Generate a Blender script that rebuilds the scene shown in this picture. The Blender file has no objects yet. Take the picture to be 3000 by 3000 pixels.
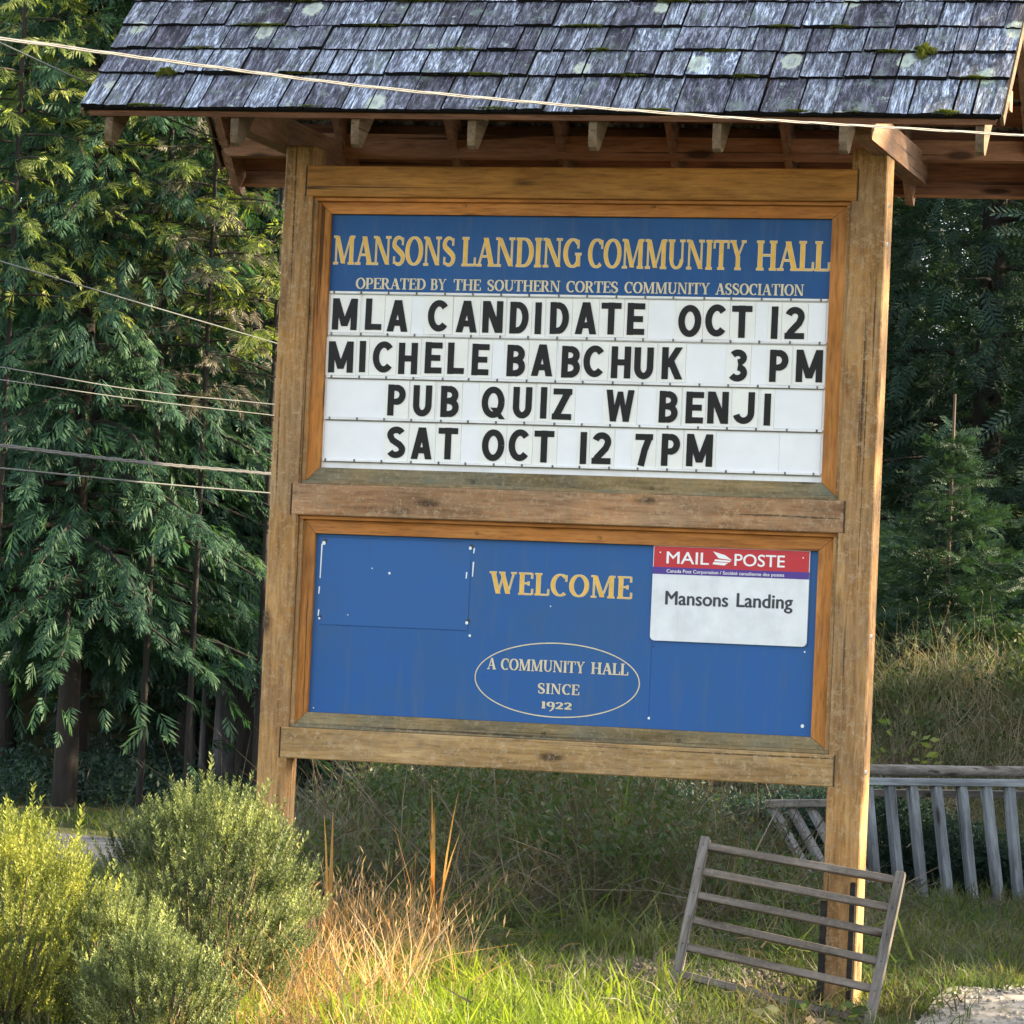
import bpy, bmesh, math, random
import numpy as np
from mathutils import Matrix, Vector, Euler
random.seed(7); rng = np.random.default_rng(11)
SC = bpy.context.scene
COL = SC.collection
R = math.radians

# ------------------------------------------------------------------ camera, sky, sun, exposure
cd = bpy.data.cameras.new('camera'); cam = bpy.data.objects.new('camera', cd); COL.objects.link(cam); SC.camera = cam
cr = Vector((0.9609, 0.2730, 0.0448)); cf = Vector((-0.27453, 0.96074, 0.04008)).normalized()
cr = (cr - cf * cr.dot(cf)).normalized(); cu = cr.cross(cf)
m = Matrix((( cr.x, cu.x, -cf.x, 4.4463), (cr.y, cu.y, -cf.y, -16.3942), (cr.z, cu.z, -cf.z, 1.45), (0, 0, 0, 1)))
cam.matrix_world = m
cd.sensor_width = 36; cd.lens = 36 * 10.648; cd.lens = 127.77; cd.clip_end = 500; cd.clip_start = 0.1

SUN_AZ, SUN_EL = 24.0, 21.5          # azimuth from +x towards +y, elevation
w = bpy.data.worlds.new('World'); SC.world = w; w.use_nodes = True
nt = w.node_tree; bg = nt.nodes['Background']
sky = nt.nodes.new('ShaderNodeTexSky'); sky.sky_type = 'NISHITA'; sky.sun_disc = False
sky.sun_elevation = R(SUN_EL); sky.sun_rotation = R(90 - SUN_AZ); sky.air_density = 1.0; sky.dust_density = 1.6
hs = nt.nodes.new('ShaderNodeHueSaturation'); hs.inputs['Saturation'].default_value = 0.45
nt.links.new(sky.outputs[0], hs.inputs['Color']); nt.links.new(hs.outputs[0], bg.inputs[0]); bg.inputs[1].default_value = 0.125
ld = bpy.data.lights.new('sun', 'SUN'); ld.energy = 5.0; ld.angle = R(0.6); ld.color = (1.0, 0.80, 0.52)
sun = bpy.data.objects.new('sun', ld); COL.objects.link(sun)
sd = Vector((math.cos(R(SUN_AZ)) * math.cos(R(SUN_EL)), math.sin(R(SUN_AZ)) * math.cos(R(SUN_EL)), math.sin(R(SUN_EL))))
sun.rotation_euler = sd.to_track_quat('Z', 'Y').to_euler(); sun.location = (12, 6, 12)
SC.view_settings.view_transform = 'Standard'; SC.view_settings.look = 'None'; SC.view_settings.gamma = 1
SC.view_settings.exposure = 2.30
SC.render.engine = 'CYCLES'; SC.render.resolution_x = SC.render.resolution_y = 1024
SC.cycles.max_bounces = 6; SC.cycles.diffuse_bounces = 3; SC.cycles.transmission_bounces = 3

FX, FY = -0.2747, 0.9615                      # horizontal forward of the view; used only to lay out distances
def world_xy(D, L):                           # ground position from distance and sideways offset
    return (4.4463 + FX * D + FY * L, -16.3942 + FY * D - FX * L)
def DL(x, y):
    dx, dy = x - 4.4463, y + 16.3942
    return dx * FX + dy * FY, dx * FY - dy * FX

# ------------------------------------------------------------------ materials
def new_mat(name):
    mt = bpy.data.materials.new(name); mt.use_nodes = True
    n = mt.node_tree; b = n.nodes['Principled BSDF']; return mt, n, b
def node(n, t, **kw):
    x = n.nodes.new(t)
    for k, v in kw.items():
        if k in x.inputs: x.inputs[k].default_value = v
        else: setattr(x, k, v)
    return x
def ramp(n, src, stops, interp='LINEAR'):
    r = n.nodes.new('ShaderNodeValToRGB'); r.color_ramp.interpolation = interp
    e = r.color_ramp.elements
    while len(e) < len(stops): e.new(0.5)
    for i, (p, c) in enumerate(stops):
        e[i].position = p; e[i].color = (c[0], c[1], c[2], 1) if not isinstance(c, (int, float)) else (c, c, c, 1)
    n.links.new(src, r.inputs[0]); return r.outputs[0]
def mix(n, f, a, b, typ='MIX'):
    x = n.nodes.new('ShaderNodeMix'); x.data_type = 'RGBA'; x.blend_type = typ
    for i, v in ((0, f), (6, a), (7, b)):
        if hasattr(v, 'links'): n.links.new(v, x.inputs[i])
        elif isinstance(v, (int, float)): x.inputs[i].default_value = v
        else: x.inputs[i].default_value = (v[0], v[1], v[2], 1)
    return x.outputs[2]
def coords(n, scale, rnd=True):
    tc = n.nodes.new('ShaderNodeTexCoord'); mp = n.nodes.new('ShaderNodeMapping'); mp.inputs['Scale'].default_value = scale
    n.links.new(tc.outputs['Object'], mp.inputs[0])
    if rnd:
        oi = n.nodes.new('ShaderNodeObjectInfo'); mu = n.nodes.new('ShaderNodeMath'); mu.operation = 'MULTIPLY'; mu.inputs[1].default_value = 37.0
        n.links.new(oi.outputs['Random'], mu.inputs[0]); n.links.new(mu.outputs[0], mp.inputs['Location'])
    return mp.outputs[0]
def noise(n, vec, sc, det=4, rough=0.55, dist=0.0):
    x = node(n, 'ShaderNodeTexNoise', Scale=sc, Detail=det, Roughness=rough, Distortion=dist); n.links.new(vec, x.inputs['Vector']); return x.outputs[0]
def bump(n, b, h, strength, dist=0.01):
    x = node(n, 'ShaderNodeBump', Strength=strength, Distance=dist); n.links.new(h, x.inputs['Height']); n.links.new(x.outputs[0], b.inputs['Normal'])

def wood(name, axis, c_lo, c_mid, c_hi, grey=(0.22, 0.19, 0.15), grey_amt=0.3, fleck=0.0, rough=0.75, knots=0.85, spec=0.25):
    mt, n, b = new_mat(name)
    k = {'x': (1.3, 14, 14), 'y': (14, 1.3, 14), 'z': (14, 14, 1.3)}[axis]
    v = coords(n, k); base = ramp(n, noise(n, v, 1.6, 6, 0.6, 0.8), [(0.28, c_lo), (0.5, c_mid), (0.72, c_hi)])
    v2 = coords(n, (1, 1, 1)); g = ramp(n, noise(n, v2, 2.6, 5, 0.65), [(0.42, 0.0), (0.68, 1.0)])
    mg = n.nodes.new('ShaderNodeMath'); mg.operation = 'MULTIPLY'; mg.inputs[1].default_value = grey_amt
    n.links.new(g, mg.inputs[0]); col = mix(n, mg.outputs[0], base, grey)
    kk = {'x': (1.6, 5, 5), 'y': (5, 1.6, 5), 'z': (5, 5, 1.6)}[axis]
    kv = coords(n, kk); vo = node(n, 'ShaderNodeTexVoronoi', Scale=1.3); n.links.new(kv, vo.inputs['Vector'])
    kn = ramp(n, vo.outputs['Distance'], [(0.10, 1.0), (0.19, 0.0)])
    mk = n.nodes.new('ShaderNodeMath'); mk.operation = 'MULTIPLY'; mk.inputs[1].default_value = knots; n.links.new(kn, mk.inputs[0])
    col = mix(n, mk.outputs[0], col, (0.035, 0.018, 0.01))
    st = ramp(n, noise(n, coords(n, tuple(q * 3.2 for q in k)), 2.0, 3, 0.6), [(0.30, 0.45), (0.52, 1.0)])
    col = mix(n, 0.65, col, st, 'MULTIPLY')
    kc = {'x': (0.35, 26, 26), 'y': (26, 0.35, 26), 'z': (26, 26, 0.35)}[axis]
    ck = ramp(n, noise(n, coords(n, kc), 1.5, 2, 0.5, 0.2), [(0.30, 1.0), (0.335, 0.0)])
    mc = n.nodes.new('ShaderNodeMath'); mc.operation = 'MULTIPLY'; mc.inputs[1].default_value = 0.8; n.links.new(ck, mc.inputs[0])
    col = mix(n, mc.outputs[0], col, (0.03, 0.018, 0.012))
    big = ramp(n, noise(n, coords(n, tuple(max(0.5, q * .12) for q in k)), 2.2, 5, 0.7), [(0.35, 0.58), (0.65, 1.18)])
    col = mix(n, 0.85, col, big, 'MULTIPLY')
    if fleck > 0:
        fl = ramp(n, noise(n, v2, 38, 5, 0.85), [(0.51, 0.0), (0.62, 0.9)])
        mf = n.nodes.new('ShaderNodeMath'); mf.operation = 'MULTIPLY'; mf.inputs[1].default_value = fleck; n.links.new(fl, mf.inputs[0])
        col = mix(n, mf.outputs[0], col, (0.62, 0.48, 0.30))
        dk = ramp(n, noise(n, v2, 19, 5, 0.8), [(0.53, 0.0), (0.68, 0.9)])
        md = n.nodes.new('ShaderNodeMath'); md.operation = 'MULTIPLY'; md.inputs[1].default_value = fleck; n.links.new(dk, md.inputs[0])
        col = mix(n, md.outputs[0], col, (0.10, 0.055, 0.028))
    n.links.new(col, b.inputs['Base Color']); b.inputs['Roughness'].default_value = rough
    b.inputs['Specular IOR Level'].default_value = spec
    bump(n, b, noise(n, coords(n, tuple(q * 2 for q in k)), 3, 4), 0.35, 0.004)
    return mt
GOLD = ((0.30, 0.135, 0.042), (0.42, 0.20, 0.065), (0.52, 0.265, 0.095))
BRN = ((0.22, 0.105, 0.034), (0.40, 0.21, 0.070), (0.54, 0.32, 0.125))
M = {}
M['post'] = wood('post_cedar', 'z', *BRN, grey_amt=0.35, fleck=0.45)
M['beam_gold'] = wood('beam_gold', 'x', (0.34, 0.145, 0.032), (0.48, 0.22, 0.052), (0.58, 0.29, 0.08), grey_amt=0.08)
M['beam_worn'] = wood('beam_worn', 'x', (0.26, 0.125, 0.055), (0.42, 0.22, 0.10), (0.54, 0.32, 0.165), grey_amt=0.35, fleck=0.5)
M['beam_fleck'] = wood('beam_fleck', 'x', (0.28, 0.165, 0.06), (0.44, 0.265, 0.105), (0.55, 0.36, 0.16), grey_amt=0.3, fleck=0.6)
M['frame_x'] = wood('frame_orange_x', 'x', (0.38, 0.135, 0.028), (0.52, 0.20, 0.045), (0.60, 0.26, 0.07), grey_amt=0.1, knots=0.7)
M['frame_z'] = wood('frame_orange_z', 'z', (0.36, 0.135, 0.03), (0.52, 0.205, 0.045), (0.60, 0.27, 0.07), grey_amt=0.2, knots=0.7)
M['sill_x'] = wood('frame_mossy', 'x', (0.17, 0.12, 0.05), (0.26, 0.19, 0.09), (0.36, 0.25, 0.12), grey=(0.16, 0.17, 0.13), grey_amt=0.8, fleck=0.3)
M['raf'] = wood('rafter_wood', 'y', (0.16, 0.085, 0.05), (0.25, 0.14, 0.085), (0.33, 0.19, 0.12), grey_amt=0.3)
M['raf_weathered'] = wood('rafter_weathered', 'y', (0.09, 0.058, 0.03), (0.15, 0.10, 0.055), (0.22, 0.155, 0.09), grey=(0.16, 0.125, 0.085), grey_amt=0.4)
M['plate'] = wood('plate_wood', 'x', (0.25, 0.12, 0.065), (0.38, 0.19, 0.10), (0.48, 0.26, 0.145), grey_amt=0.2)
M['sheath'] = wood('sheathing_brown', 'x', (0.14, 0.062, 0.038), (0.22, 0.10, 0.06), (0.30, 0.15, 0.085), grey_amt=0.15)
M['grey_x'] = wood('weathered_grey', 'x', (0.13, 0.115, 0.10), (0.23, 0.21, 0.19), (0.34, 0.32, 0.29), grey=(0.16, 0.13, 0.10), grey_amt=0.5, fleck=0.12)
M['pal_x'] = wood('frame_slat_grey', 'x', (0.085, 0.070, 0.058), (0.15, 0.125, 0.105), (0.23, 0.20, 0.175), grey=(0.20, 0.16, 0.12), grey_amt=0.4, fleck=0.15)
M['pal_z'] = wood('frame_leg_grey', 'z', (0.10, 0.088, 0.075), (0.18, 0.16, 0.14), (0.27, 0.25, 0.23), grey=(0.2, 0.16, 0.12), grey_amt=0.4)
M['darkwood'] = wood('dark_board', 'x', (0.012, 0.012, 0.012), (0.025, 0.024, 0.022), (0.05, 0.045, 0.04), grey_amt=0.1)
M['grey_z'] = wood('weathered_grey_z', 'z', (0.15, 0.14, 0.13), (0.27, 0.26, 0.25), (0.40, 0.39, 0.38), grey=(0.2, 0.17, 0.14), grey_amt=0.4)
M['blue_z'] = wood('silvered_slat', 'z', (0.17, 0.18, 0.195), (0.31, 0.335, 0.36), (0.45, 0.48, 0.52), grey=(0.2, 0.2, 0.19), grey_amt=0.3)
M['blue_x'] = wood('silvered_rail', 'x', (0.17, 0.18, 0.195), (0.31, 0.335, 0.36), (0.45, 0.48, 0.52), grey=(0.2, 0.2, 0.19), grey_amt=0.3)

def plain(name, col, rough=0.5, spec=0.3, var=0.0, sc=6, metallic=0, dirt=None):
    mt, n, b = new_mat(name); b.inputs['Roughness'].default_value = rough; b.inputs['Specular IOR Level'].default_value = spec
    b.inputs['Metallic'].default_value = metallic
    if var > 0:
        v = coords(n, (1, 1, 1)); f = noise(n, v, sc, 5, 0.6)
        d = dirt or tuple(c * (1 - var) for c in col)
        c = ramp(n, f, [(0.35, d), (0.62, col)]); n.links.new(c, b.inputs['Base Color'])
    else: b.inputs['Base Color'].default_value = (*col, 1)
    return mt
M['blue_top'] = plain('panel_blue_upper', (0.012, 0.085, 0.26), 0.5, 0.25, 0.15, 3)
M['blue_low'] = plain('panel_blue_lower', (0.017, 0.102, 0.335), 0.5, 0.25, 0.12, 2.2, dirt=(0.032, 0.108, 0.27))
M['blue_ghost'] = plain('panel_blue_ghost', (0.028, 0.115, 0.33), 0.5, 0.25, 0.12, 3, dirt=(0.034, 0.11, 0.29))
M['blue_line'] = plain('panel_blue_line', (0.026, 0.092, 0.26), 0.7, 0.2, 0.3, 9)
M['white'] = plain('letter_board_white', (0.84, 0.84, 0.83), 0.4, 0.4, 0.06, 4, dirt=(0.72, 0.71, 0.70))
M['tile'] = plain('letter_tile_cream', (0.83, 0.82, 0.77), 0.35, 0.5, 0.07, 9)
M['blank'] = plain('blank_tile', (0.82, 0.825, 0.84), 0.35, 0.5, 0.05, 9)
M['rail'] = plain('track_grey', (0.55, 0.55, 0.54), 0.5, 0.4, 0.35, 18)
M['grime'] = plain('track_grime', (0.20, 0.19, 0.18), 0.8, 0.2, 0.5, 14)
M['black'] = plain('letter_black', (0.0075, 0.007, 0.007), 0.45, 0.25, 0.3, 12)
M['gold'] = plain('lettering_gold', (0.85, 0.48, 0.07), 0.5, 0.4, 0.15, 20)
M['cream'] = plain('lettering_cream', (0.70, 0.60, 0.40), 0.5, 0.4, 0.15, 20)
M['red'] = plain('mail_red', (0.50, 0.008, 0.018), 0.35, 0.5)
M['navy'] = plain('mail_navy', (0.06, 0.018, 0.24), 0.35, 0.5)
M['mailwhite'] = plain('mail_white', (0.78, 0.80, 0.82), 0.35, 0.5, 0.08, 8, dirt=(0.66, 0.68, 0.70))
M['purewhite'] = plain('print_white', (0.85, 0.85, 0.85), 0.4, 0.4)
M['greytext'] = plain('print_grey', (0.05, 0.055, 0.065), 0.5, 0.3)
M['steel'] = plain('dark_steel', (0.012, 0.012, 0.013), 0.55, 0.4, 0.3, 9)
M['screw'] = plain('screw_white', (0.75, 0.80, 0.82), 0.4, 0.5)
M['screwdark'] = plain('screw_dark', (0.02, 0.025, 0.035), 0.4, 0.5)
M['cable'] = plain('cable_grey', (0.075, 0.078, 0.080), 0.5, 0.4, 0.3, 15, metallic=0.0)
M['wire'] = plain('wire_grey', (0.085, 0.092, 0.09), 0.5, 0.4, 0)
M['gravel'] = plain('gravel', (0.40, 0.365, 0.31), 0.95, 0.1, 0.6, 16)
M['dirt'] = plain('dirt', (0.20, 0.17, 0.13), 0.95, 0.1, 0.6, 12)
M['asphalt'] = plain('asphalt', (0.10, 0.105, 0.12), 0.95, 0.1, 0.3, 30)

for nm in ('blue_low', 'blue_top', 'mailwhite', 'white'):
    mt = M[nm]; n = mt.node_tree; b = n.nodes['Principled BSDF']; src = b.inputs['Base Color'].links[0].from_socket
    f1 = ramp(n, noise(n, coords(n, (9, 9, 0.9)), 2.2, 5, 0.7), [(0.52, 0.0), (0.74, 0.34 if 'blue' in nm else 0.14)])
    f2 = ramp(n, noise(n, coords(n, (1, 1, 1)), 1.1, 6, 0.75), [(0.50, 0.0), (0.72, 0.30 if 'blue' in nm else 0.10)])
    c = mix(n, f1, src, (0.10, 0.13, 0.17) if 'blue' in nm else (0.35, 0.33, 0.30)); c = mix(n, f2, c, (0.055, 0.12, 0.24) if 'blue' in nm else (0.5, 0.49, 0.46))
    n.links.new(c, b.inputs['Base Color'])
def leaf_mat(name, cols, trans=0.35, sc=1.4, rough=0.55, spec=0.25, tcol=None):
    mt, n, b = new_mat(name)
    geo = n.nodes.new('ShaderNodeNewGeometry')
    tc = n.nodes.new('ShaderNodeTexCoord'); nz = noise(n, tc.outputs['Object'], sc, 3, 0.6)
    ad = n.nodes.new('ShaderNodeMath'); ad.operation = 'MULTIPLY_ADD'; ad.inputs[1].default_value = 0.26
    n.links.new(geo.outputs['Random Per Island'], ad.inputs[0])
    s2 = n.nodes.new('ShaderNodeMath'); s2.operation = 'MULTIPLY_ADD'; s2.inputs[1].default_value = 1.5; s2.inputs[2].default_value = -0.38
    n.links.new(nz, s2.inputs[0]); n.links.new(s2.outputs[0], ad.inputs[2])
    k = len(cols); c = ramp(n, ad.outputs[0], [(0.12 + 0.76 * i / (k - 1), q) for i, q in enumerate(cols)])
    n.links.new(c, b.inputs['Base Color']); b.inputs['Roughness'].default_value = rough; b.inputs['Specular IOR Level'].default_value = spec
    tr = n.nodes.new('ShaderNodeBsdfTranslucent'); tcx = mix(n, 1.0, c, tcol or (1.25, 1.35, 0.6), 'MULTIPLY'); n.links.new(tcx, tr.inputs[0])
    ms = n.nodes.new('ShaderNodeMixShader'); ms.inputs[0].default_value = trans
    n.links.new(b.outputs[0], ms.inputs[1]); n.links.new(tr.outputs[0], ms.inputs[2])
    n.links.new(ms.outputs[0], n.nodes['Material Output'].inputs[0]); return mt
M['cedar'] = leaf_mat('cedar_foliage', [(0.020, 0.050, 0.036), (0.034, 0.084, 0.054), (0.052, 0.116, 0.064), (0.085, 0.145, 0.062)], sc=0.9)
M['cedar2'] = leaf_mat('cedar_foliage_blue', [(0.020, 0.048, 0.042), (0.035, 0.080, 0.064), (0.052, 0.108, 0.078), (0.085, 0.14, 0.075)], sc=0.9)
M['fir'] = leaf_mat('fir_foliage', [(0.022, 0.046, 0.040), (0.038, 0.076, 0.058), (0.062, 0.11, 0.075)], 0.25)
M['youngfir'] = leaf_mat('young_fir_foliage', [(0.018, 0.040, 0.026), (0.030, 0.064, 0.038), (0.045, 0.09, 0.045)], 0.2)
M['broad'] = leaf_mat('broad_leaves', [(0.06, 0.10, 0.035), (0.12, 0.17, 0.05), (0.24, 0.28, 0.08), (0.42, 0.42, 0.16)], 0.5)
M['deadtwig'] = leaf_mat('dead_twigs', [(0.04, 0.045, 0.03), (0.07, 0.065, 0.045), (0.14, 0.12, 0.08)], 0.1)
M['rosemary'] = leaf_mat('rosemary_leaves', [(0.030, 0.042, 0.024), (0.075, 0.10, 0.050), (0.20, 0.23, 0.11), (0.55, 0.57, 0.26)], 0.42, 7.0)
M['rosemary_sun'] = leaf_mat('rosemary_sunlit', [(0.06, 0.08, 0.03), (0.22, 0.24, 0.07), (0.52, 0.50, 0.15)], 0.5, 5.0)  # paler copy of the rosemary leaves, sunlit yellow put into the colour
M['grass'] = leaf_mat('grass_green', [(0.045, 0.070, 0.025), (0.070, 0.11, 0.035), (0.13, 0.15, 0.055), (0.24, 0.20, 0.11)], 0.45, 1.1)
M['drypale'] = leaf_mat('dry_bank_grass', [(0.06, 0.085, 0.035), (0.11, 0.125, 0.06), (0.27, 0.235, 0.155), (0.42, 0.37, 0.27)], 0.35, 1.3, tcol=(1.2, 1.0, 0.7))
M['grass_sun'] = leaf_mat('grass_sunlit', [(0.12, 0.17, 0.03), (0.20, 0.26, 0.035), (0.32, 0.34, 0.06)], 0.5, 2.0)
M['dry'] = leaf_mat('dry_stalks', [(0.035, 0.034, 0.022), (0.075, 0.068, 0.045), (0.16, 0.14, 0.10), (0.36, 0.32, 0.24)], 0.35, 1.3, tcol=(1.2, 1.0, 0.7))
M['straw'] = leaf_mat('straw_pale', [(0.14, 0.10, 0.05), (0.30, 0.20, 0.10), (0.48, 0.36, 0.20), (0.60, 0.50, 0.33)], 0.45, 1.5, tcol=(1.2, 0.95, 0.6))
M['iris'] = leaf_mat('iris_orange', [(0.34, 0.18, 0.05), (0.46, 0.27, 0.08), (0.5, 0.38, 0.17)], 0.5, 4, tcol=(1.2, 0.9, 0.5))
M['iris_g'] = leaf_mat('iris_green', [(0.08, 0.14, 0.03), (0.14, 0.21, 0.05)], 0.45, 4)
M['bramble'] = leaf_mat('bramble_leaves', [(0.03, 0.055, 0.025), (0.05, 0.09, 0.03), (0.09, 0.10, 0.05), (0.15, 0.09, 0.05)], 0.35, 1.5)
M['moss'] = leaf_mat('moss', [(0.08, 0.10, 0.02), (0.15, 0.17, 0.035), (0.2, 0.21, 0.06)], 0.2, 12)
def bark(name, a, b_, sc=9):
    mt, n, b = new_mat(name); v = coords(n, (1, 1, 0.16)); f = noise(n, v, sc, 6, 0.65, 0.5)
    n.links.new(ramp(n, f, [(0.35, a), (0.65, b_)]), b.inputs['Base Color']); b.inputs['Roughness'].default_value = 0.95
    bump(n, b, f, 0.8, 0.03); return mt
M['bark'] = bark('bark_brown', (0.010, 0.008, 0.007), (0.036, 0.029, 0.024))
M['barkgrey'] = bark('bark_grey', (0.055, 0.05, 0.055), (0.17, 0.155, 0.165))
M['twig'] = bark('twig_bark', (0.06, 0.042, 0.03), (0.16, 0.12, 0.085))

def shingle_mat():
    mt, n, b = new_mat('cedar_shingle')
    oi = n.nodes.new('ShaderNodeObjectInfo')
    def C(scale):
        tc = n.nodes.new('ShaderNodeTexCoord'); mp = n.nodes.new('ShaderNodeMapping'); mp.inputs['Scale'].default_value = scale
        mu = n.nodes.new('ShaderNodeMath'); mu.operation = 'MULTIPLY'; mu.inputs[1].default_value = 91.0
        n.links.new(oi.outputs['Random'], mu.inputs[0]); n.links.new(mu.outputs[0], mp.inputs['Location']); n.links.new(tc.outputs['Object'], mp.inputs[0]); return mp.outputs[0]
    # local x runs 0..1 across one shingle, y in metres up the slope
    st = noise(n, C((1.5, 1.1, 1)), 4.6, 6, 0.72, 0.9)
    fine = noise(n, C((5.5, 4.0, 1)), 4.0, 4, 0.7, 0.8)
    sm = n.nodes.new('ShaderNodeMath'); sm.operation = 'MULTIPLY_ADD'; sm.inputs[1].default_value = 0.45; n.links.new(fine, sm.inputs[0])
    s2 = n.nodes.new('ShaderNodeMath'); s2.operation = 'MULTIPLY'; s2.inputs[1].default_value = 0.6; n.links.new(st, s2.inputs[0]); n.links.new(s2.outputs[0], sm.inputs[2])
    base = ramp(n, sm.outputs[0], [(0.40, (0.014, 0.014, 0.021)), (0.475, (0.048, 0.051, 0.068)), (0.54, (0.135, 0.148, 0.185)), (0.62, (0.50, 0.56, 0.66))])
    tone = ramp(n, oi.outputs['Random'], [(0.0, (0.34, 0.28, 0.32)), (0.22, (0.62, 0.58, 0.64)), (0.7, (1.0, 1.0, 1.02)), (1.0, (1.5, 1.55, 1.62))])
    col = mix(n, 1.0, base, tone, 'MULTIPLY')
    tw = n.nodes.new('ShaderNodeNewGeometry'); mp = n.nodes.new('ShaderNodeMapping'); mp.inputs['Scale'].default_value = (1, 0.7, 0.7); n.links.new(tw.outputs['Position'], mp.inputs[0]); v2 = mp.outputs[0]
    vw = node(n, 'ShaderNodeTexVoronoi', Scale=4.3); n.links.new(v2, vw.inputs['Vector'])
    wob = noise(n, v2, 42, 4, 0.8)
    a = n.nodes.new('ShaderNodeMath'); a.operation = 'MULTIPLY_ADD'; a.inputs[1].default_value = 0.26; n.links.new(wob, a.inputs[0]); n.links.new(vw.outputs['Distance'], a.inputs[2])
    disc = ramp(n, a.outputs[0], [(0.0, 0.9), (0.20, 0.45), (0.30, 1.0), (0.35, 0.0)])
    sp = n.nodes.new('ShaderNodeSeparateColor'); n.links.new(vw.outputs['Color'], sp.inputs[0])
    pick = ramp(n, sp.outputs[0], [(0.40, 0.0), (0.42, 0.95)])
    ml = n.nodes.new('ShaderNodeMath'); ml.operation = 'MULTIPLY'; n.links.new(disc, ml.inputs[0]); n.links.new(pick, ml.inputs[1])
    bl = ramp(n, noise(n, v2, 9, 7, 0.8), [(0.54, 0.0), (0.64, 0.85)])
    col = mix(n, bl, col, (0.15, 0.19, 0.17))
    b2 = ramp(n, noise(n, v2, 26, 5, 0.8), [(0.60, 0.0), (0.66, 0.9)])
    col = mix(n, b2, col, (0.36, 0.43, 0.38))
    col = mix(n, ml.outputs[0], col, (0.46, 0.52, 0.42))
    mo = ramp(n, noise(n, v2, 5.5, 6, 0.75), [(0.58, 0.0), (0.70, 0.85)])
    col = mix(n, mo, col, (0.030, 0.036, 0.024))
    n.links.new(col, b.inputs['Base Color']); b.inputs['Roughness'].default_value = 0.6; b.inputs['Specular IOR Level'].default_value = 0.35
    bump(n, b, sm.outputs[0], 0.9, 0.010); return mt
M['shingle'] = shingle_mat()
M['edge_shade'] = plain('shingle_edge_shade', (0.012, 0.011, 0.011), 0.95, 0.1, 0.4, 30)  # near-black puts the shadow lines at shingle butts, gaps and eave into the colour
def ground_mat():
    mt, n, b = new_mat('ground_soil'); tc = n.nodes.new('ShaderNodeTexCoord'); v = tc.outputs['Object']
    c = ramp(n, noise(n, v, 1.2, 7, 0.7), [(0.35, (0.035, 0.045, 0.018)), (0.5, (0.07, 0.075, 0.03)), (0.68, (0.14, 0.11, 0.06))])
    n.links.new(c, b.inputs['Base Color']); b.inputs['Roughness'].default_value = 1.0; b.inputs['Specular IOR Level'].default_value = 0.1
    bump(n, b, noise(n, v, 22, 5), 0.8, 0.04); return mt
M['ground'] = ground_mat()

# ------------------------------------------------------------------ mesh helpers
def mesh_obj(name, verts, faces, mat, parent=None, smooth=False, mats=None, midx=None):
    me = bpy.data.meshes.new(name); me.from_pydata([tuple(v) for v in verts], [], faces); me.update()
    for q in (mats or [mat]): me.materials.append(q)
    if midx is not None: me.polygons.foreach_set('material_index', midx)
    if smooth: me.polygons.foreach_set('use_smooth', [True] * len(me.polygons))
    o = bpy.data.objects.new(name, me); COL.objects.link(o)
    if parent: o.parent = parent
    return o
def np_mesh(name, V, F, mat, parent=None, link=True):
    """V (n,3), F (m,4) quads"""
    me = bpy.data.meshes.new(name); V = np.asarray(V, np.float32); F = np.asarray(F, np.int32)
    me.vertices.add(len(V)); me.vertices.foreach_set('co', V.ravel())
    me.loops.add(F.size); me.loops.foreach_set('vertex_index', F.ravel())
    me.polygons.add(len(F)); me.polygons.foreach_set('loop_start', np.arange(0, F.size, F.shape[1], dtype=np.int32))
    me.polygons.foreach_set('loop_total', np.full(len(F), F.shape[1], np.int32))
    me.update(calc_edges=True); me.materials.append(mat)
    o = bpy.data.objects.new(name, me)
    if link: COL.objects.link(o)
    if parent: o.parent = parent
    return o
def empty(name, label, cat, loc=(0, 0, 0), group=None):
    o = bpy.data.objects.new(name, None); COL.objects.link(o); o.location = loc; o['label'] = label; o['category'] = cat
    o.empty_display_size = 0.1
    if group: o['group'] = group
    return o
def tag(o, label=None, cat=None, group=None, kind=None):
    if label: o['label'] = label
    if cat: o['category'] = cat
    if group: o['group'] = group
    if kind: o['kind'] = kind
    return o
def box_data(x0, x1, y0, y1, z0, z1, bev=0.0):
    bm = bmesh.new(); bmesh.ops.create_cube(bm, size=1)
    for v in bm.verts: v.co = Vector(((x0 + x1) / 2 + v.co.x * (x1 - x0), (y0 + y1) / 2 + v.co.y * (y1 - y0), (z0 + z1) / 2 + v.co.z * (z1 - z0)))
    if bev > 0: bmesh.ops.bevel(bm, geom=bm.edges[:], offset=bev, segments=1, affect='EDGES', profile=0.5)
    return bm
def bm_obj(name, bm, mat, parent=None):
    me = bpy.data.meshes.new(name); bm.to_mesh(me); bm.free(); me.materials.append(mat)
    o = bpy.data.objects.new(name, me); COL.objects.link(o)
    if parent: o.parent = parent
    return o
def box(name, x0, x1, y0, y1, z0, z1, mat, parent=None, bev=0.004):
    """box whose object origin is at its centre, so the grain differs piece by piece"""
    cx, cy, cz = (x0 + x1) / 2, (y0 + y1) / 2, (z0 + z1) / 2
    bm = box_data(x0 - cx, x1 - cx, y0 - cy, y1 - cy, z0 - cz, z1 - cz, bev)
    o = bm_obj(name, bm, mat, parent); o.location = (cx, cy, cz); return o
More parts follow.
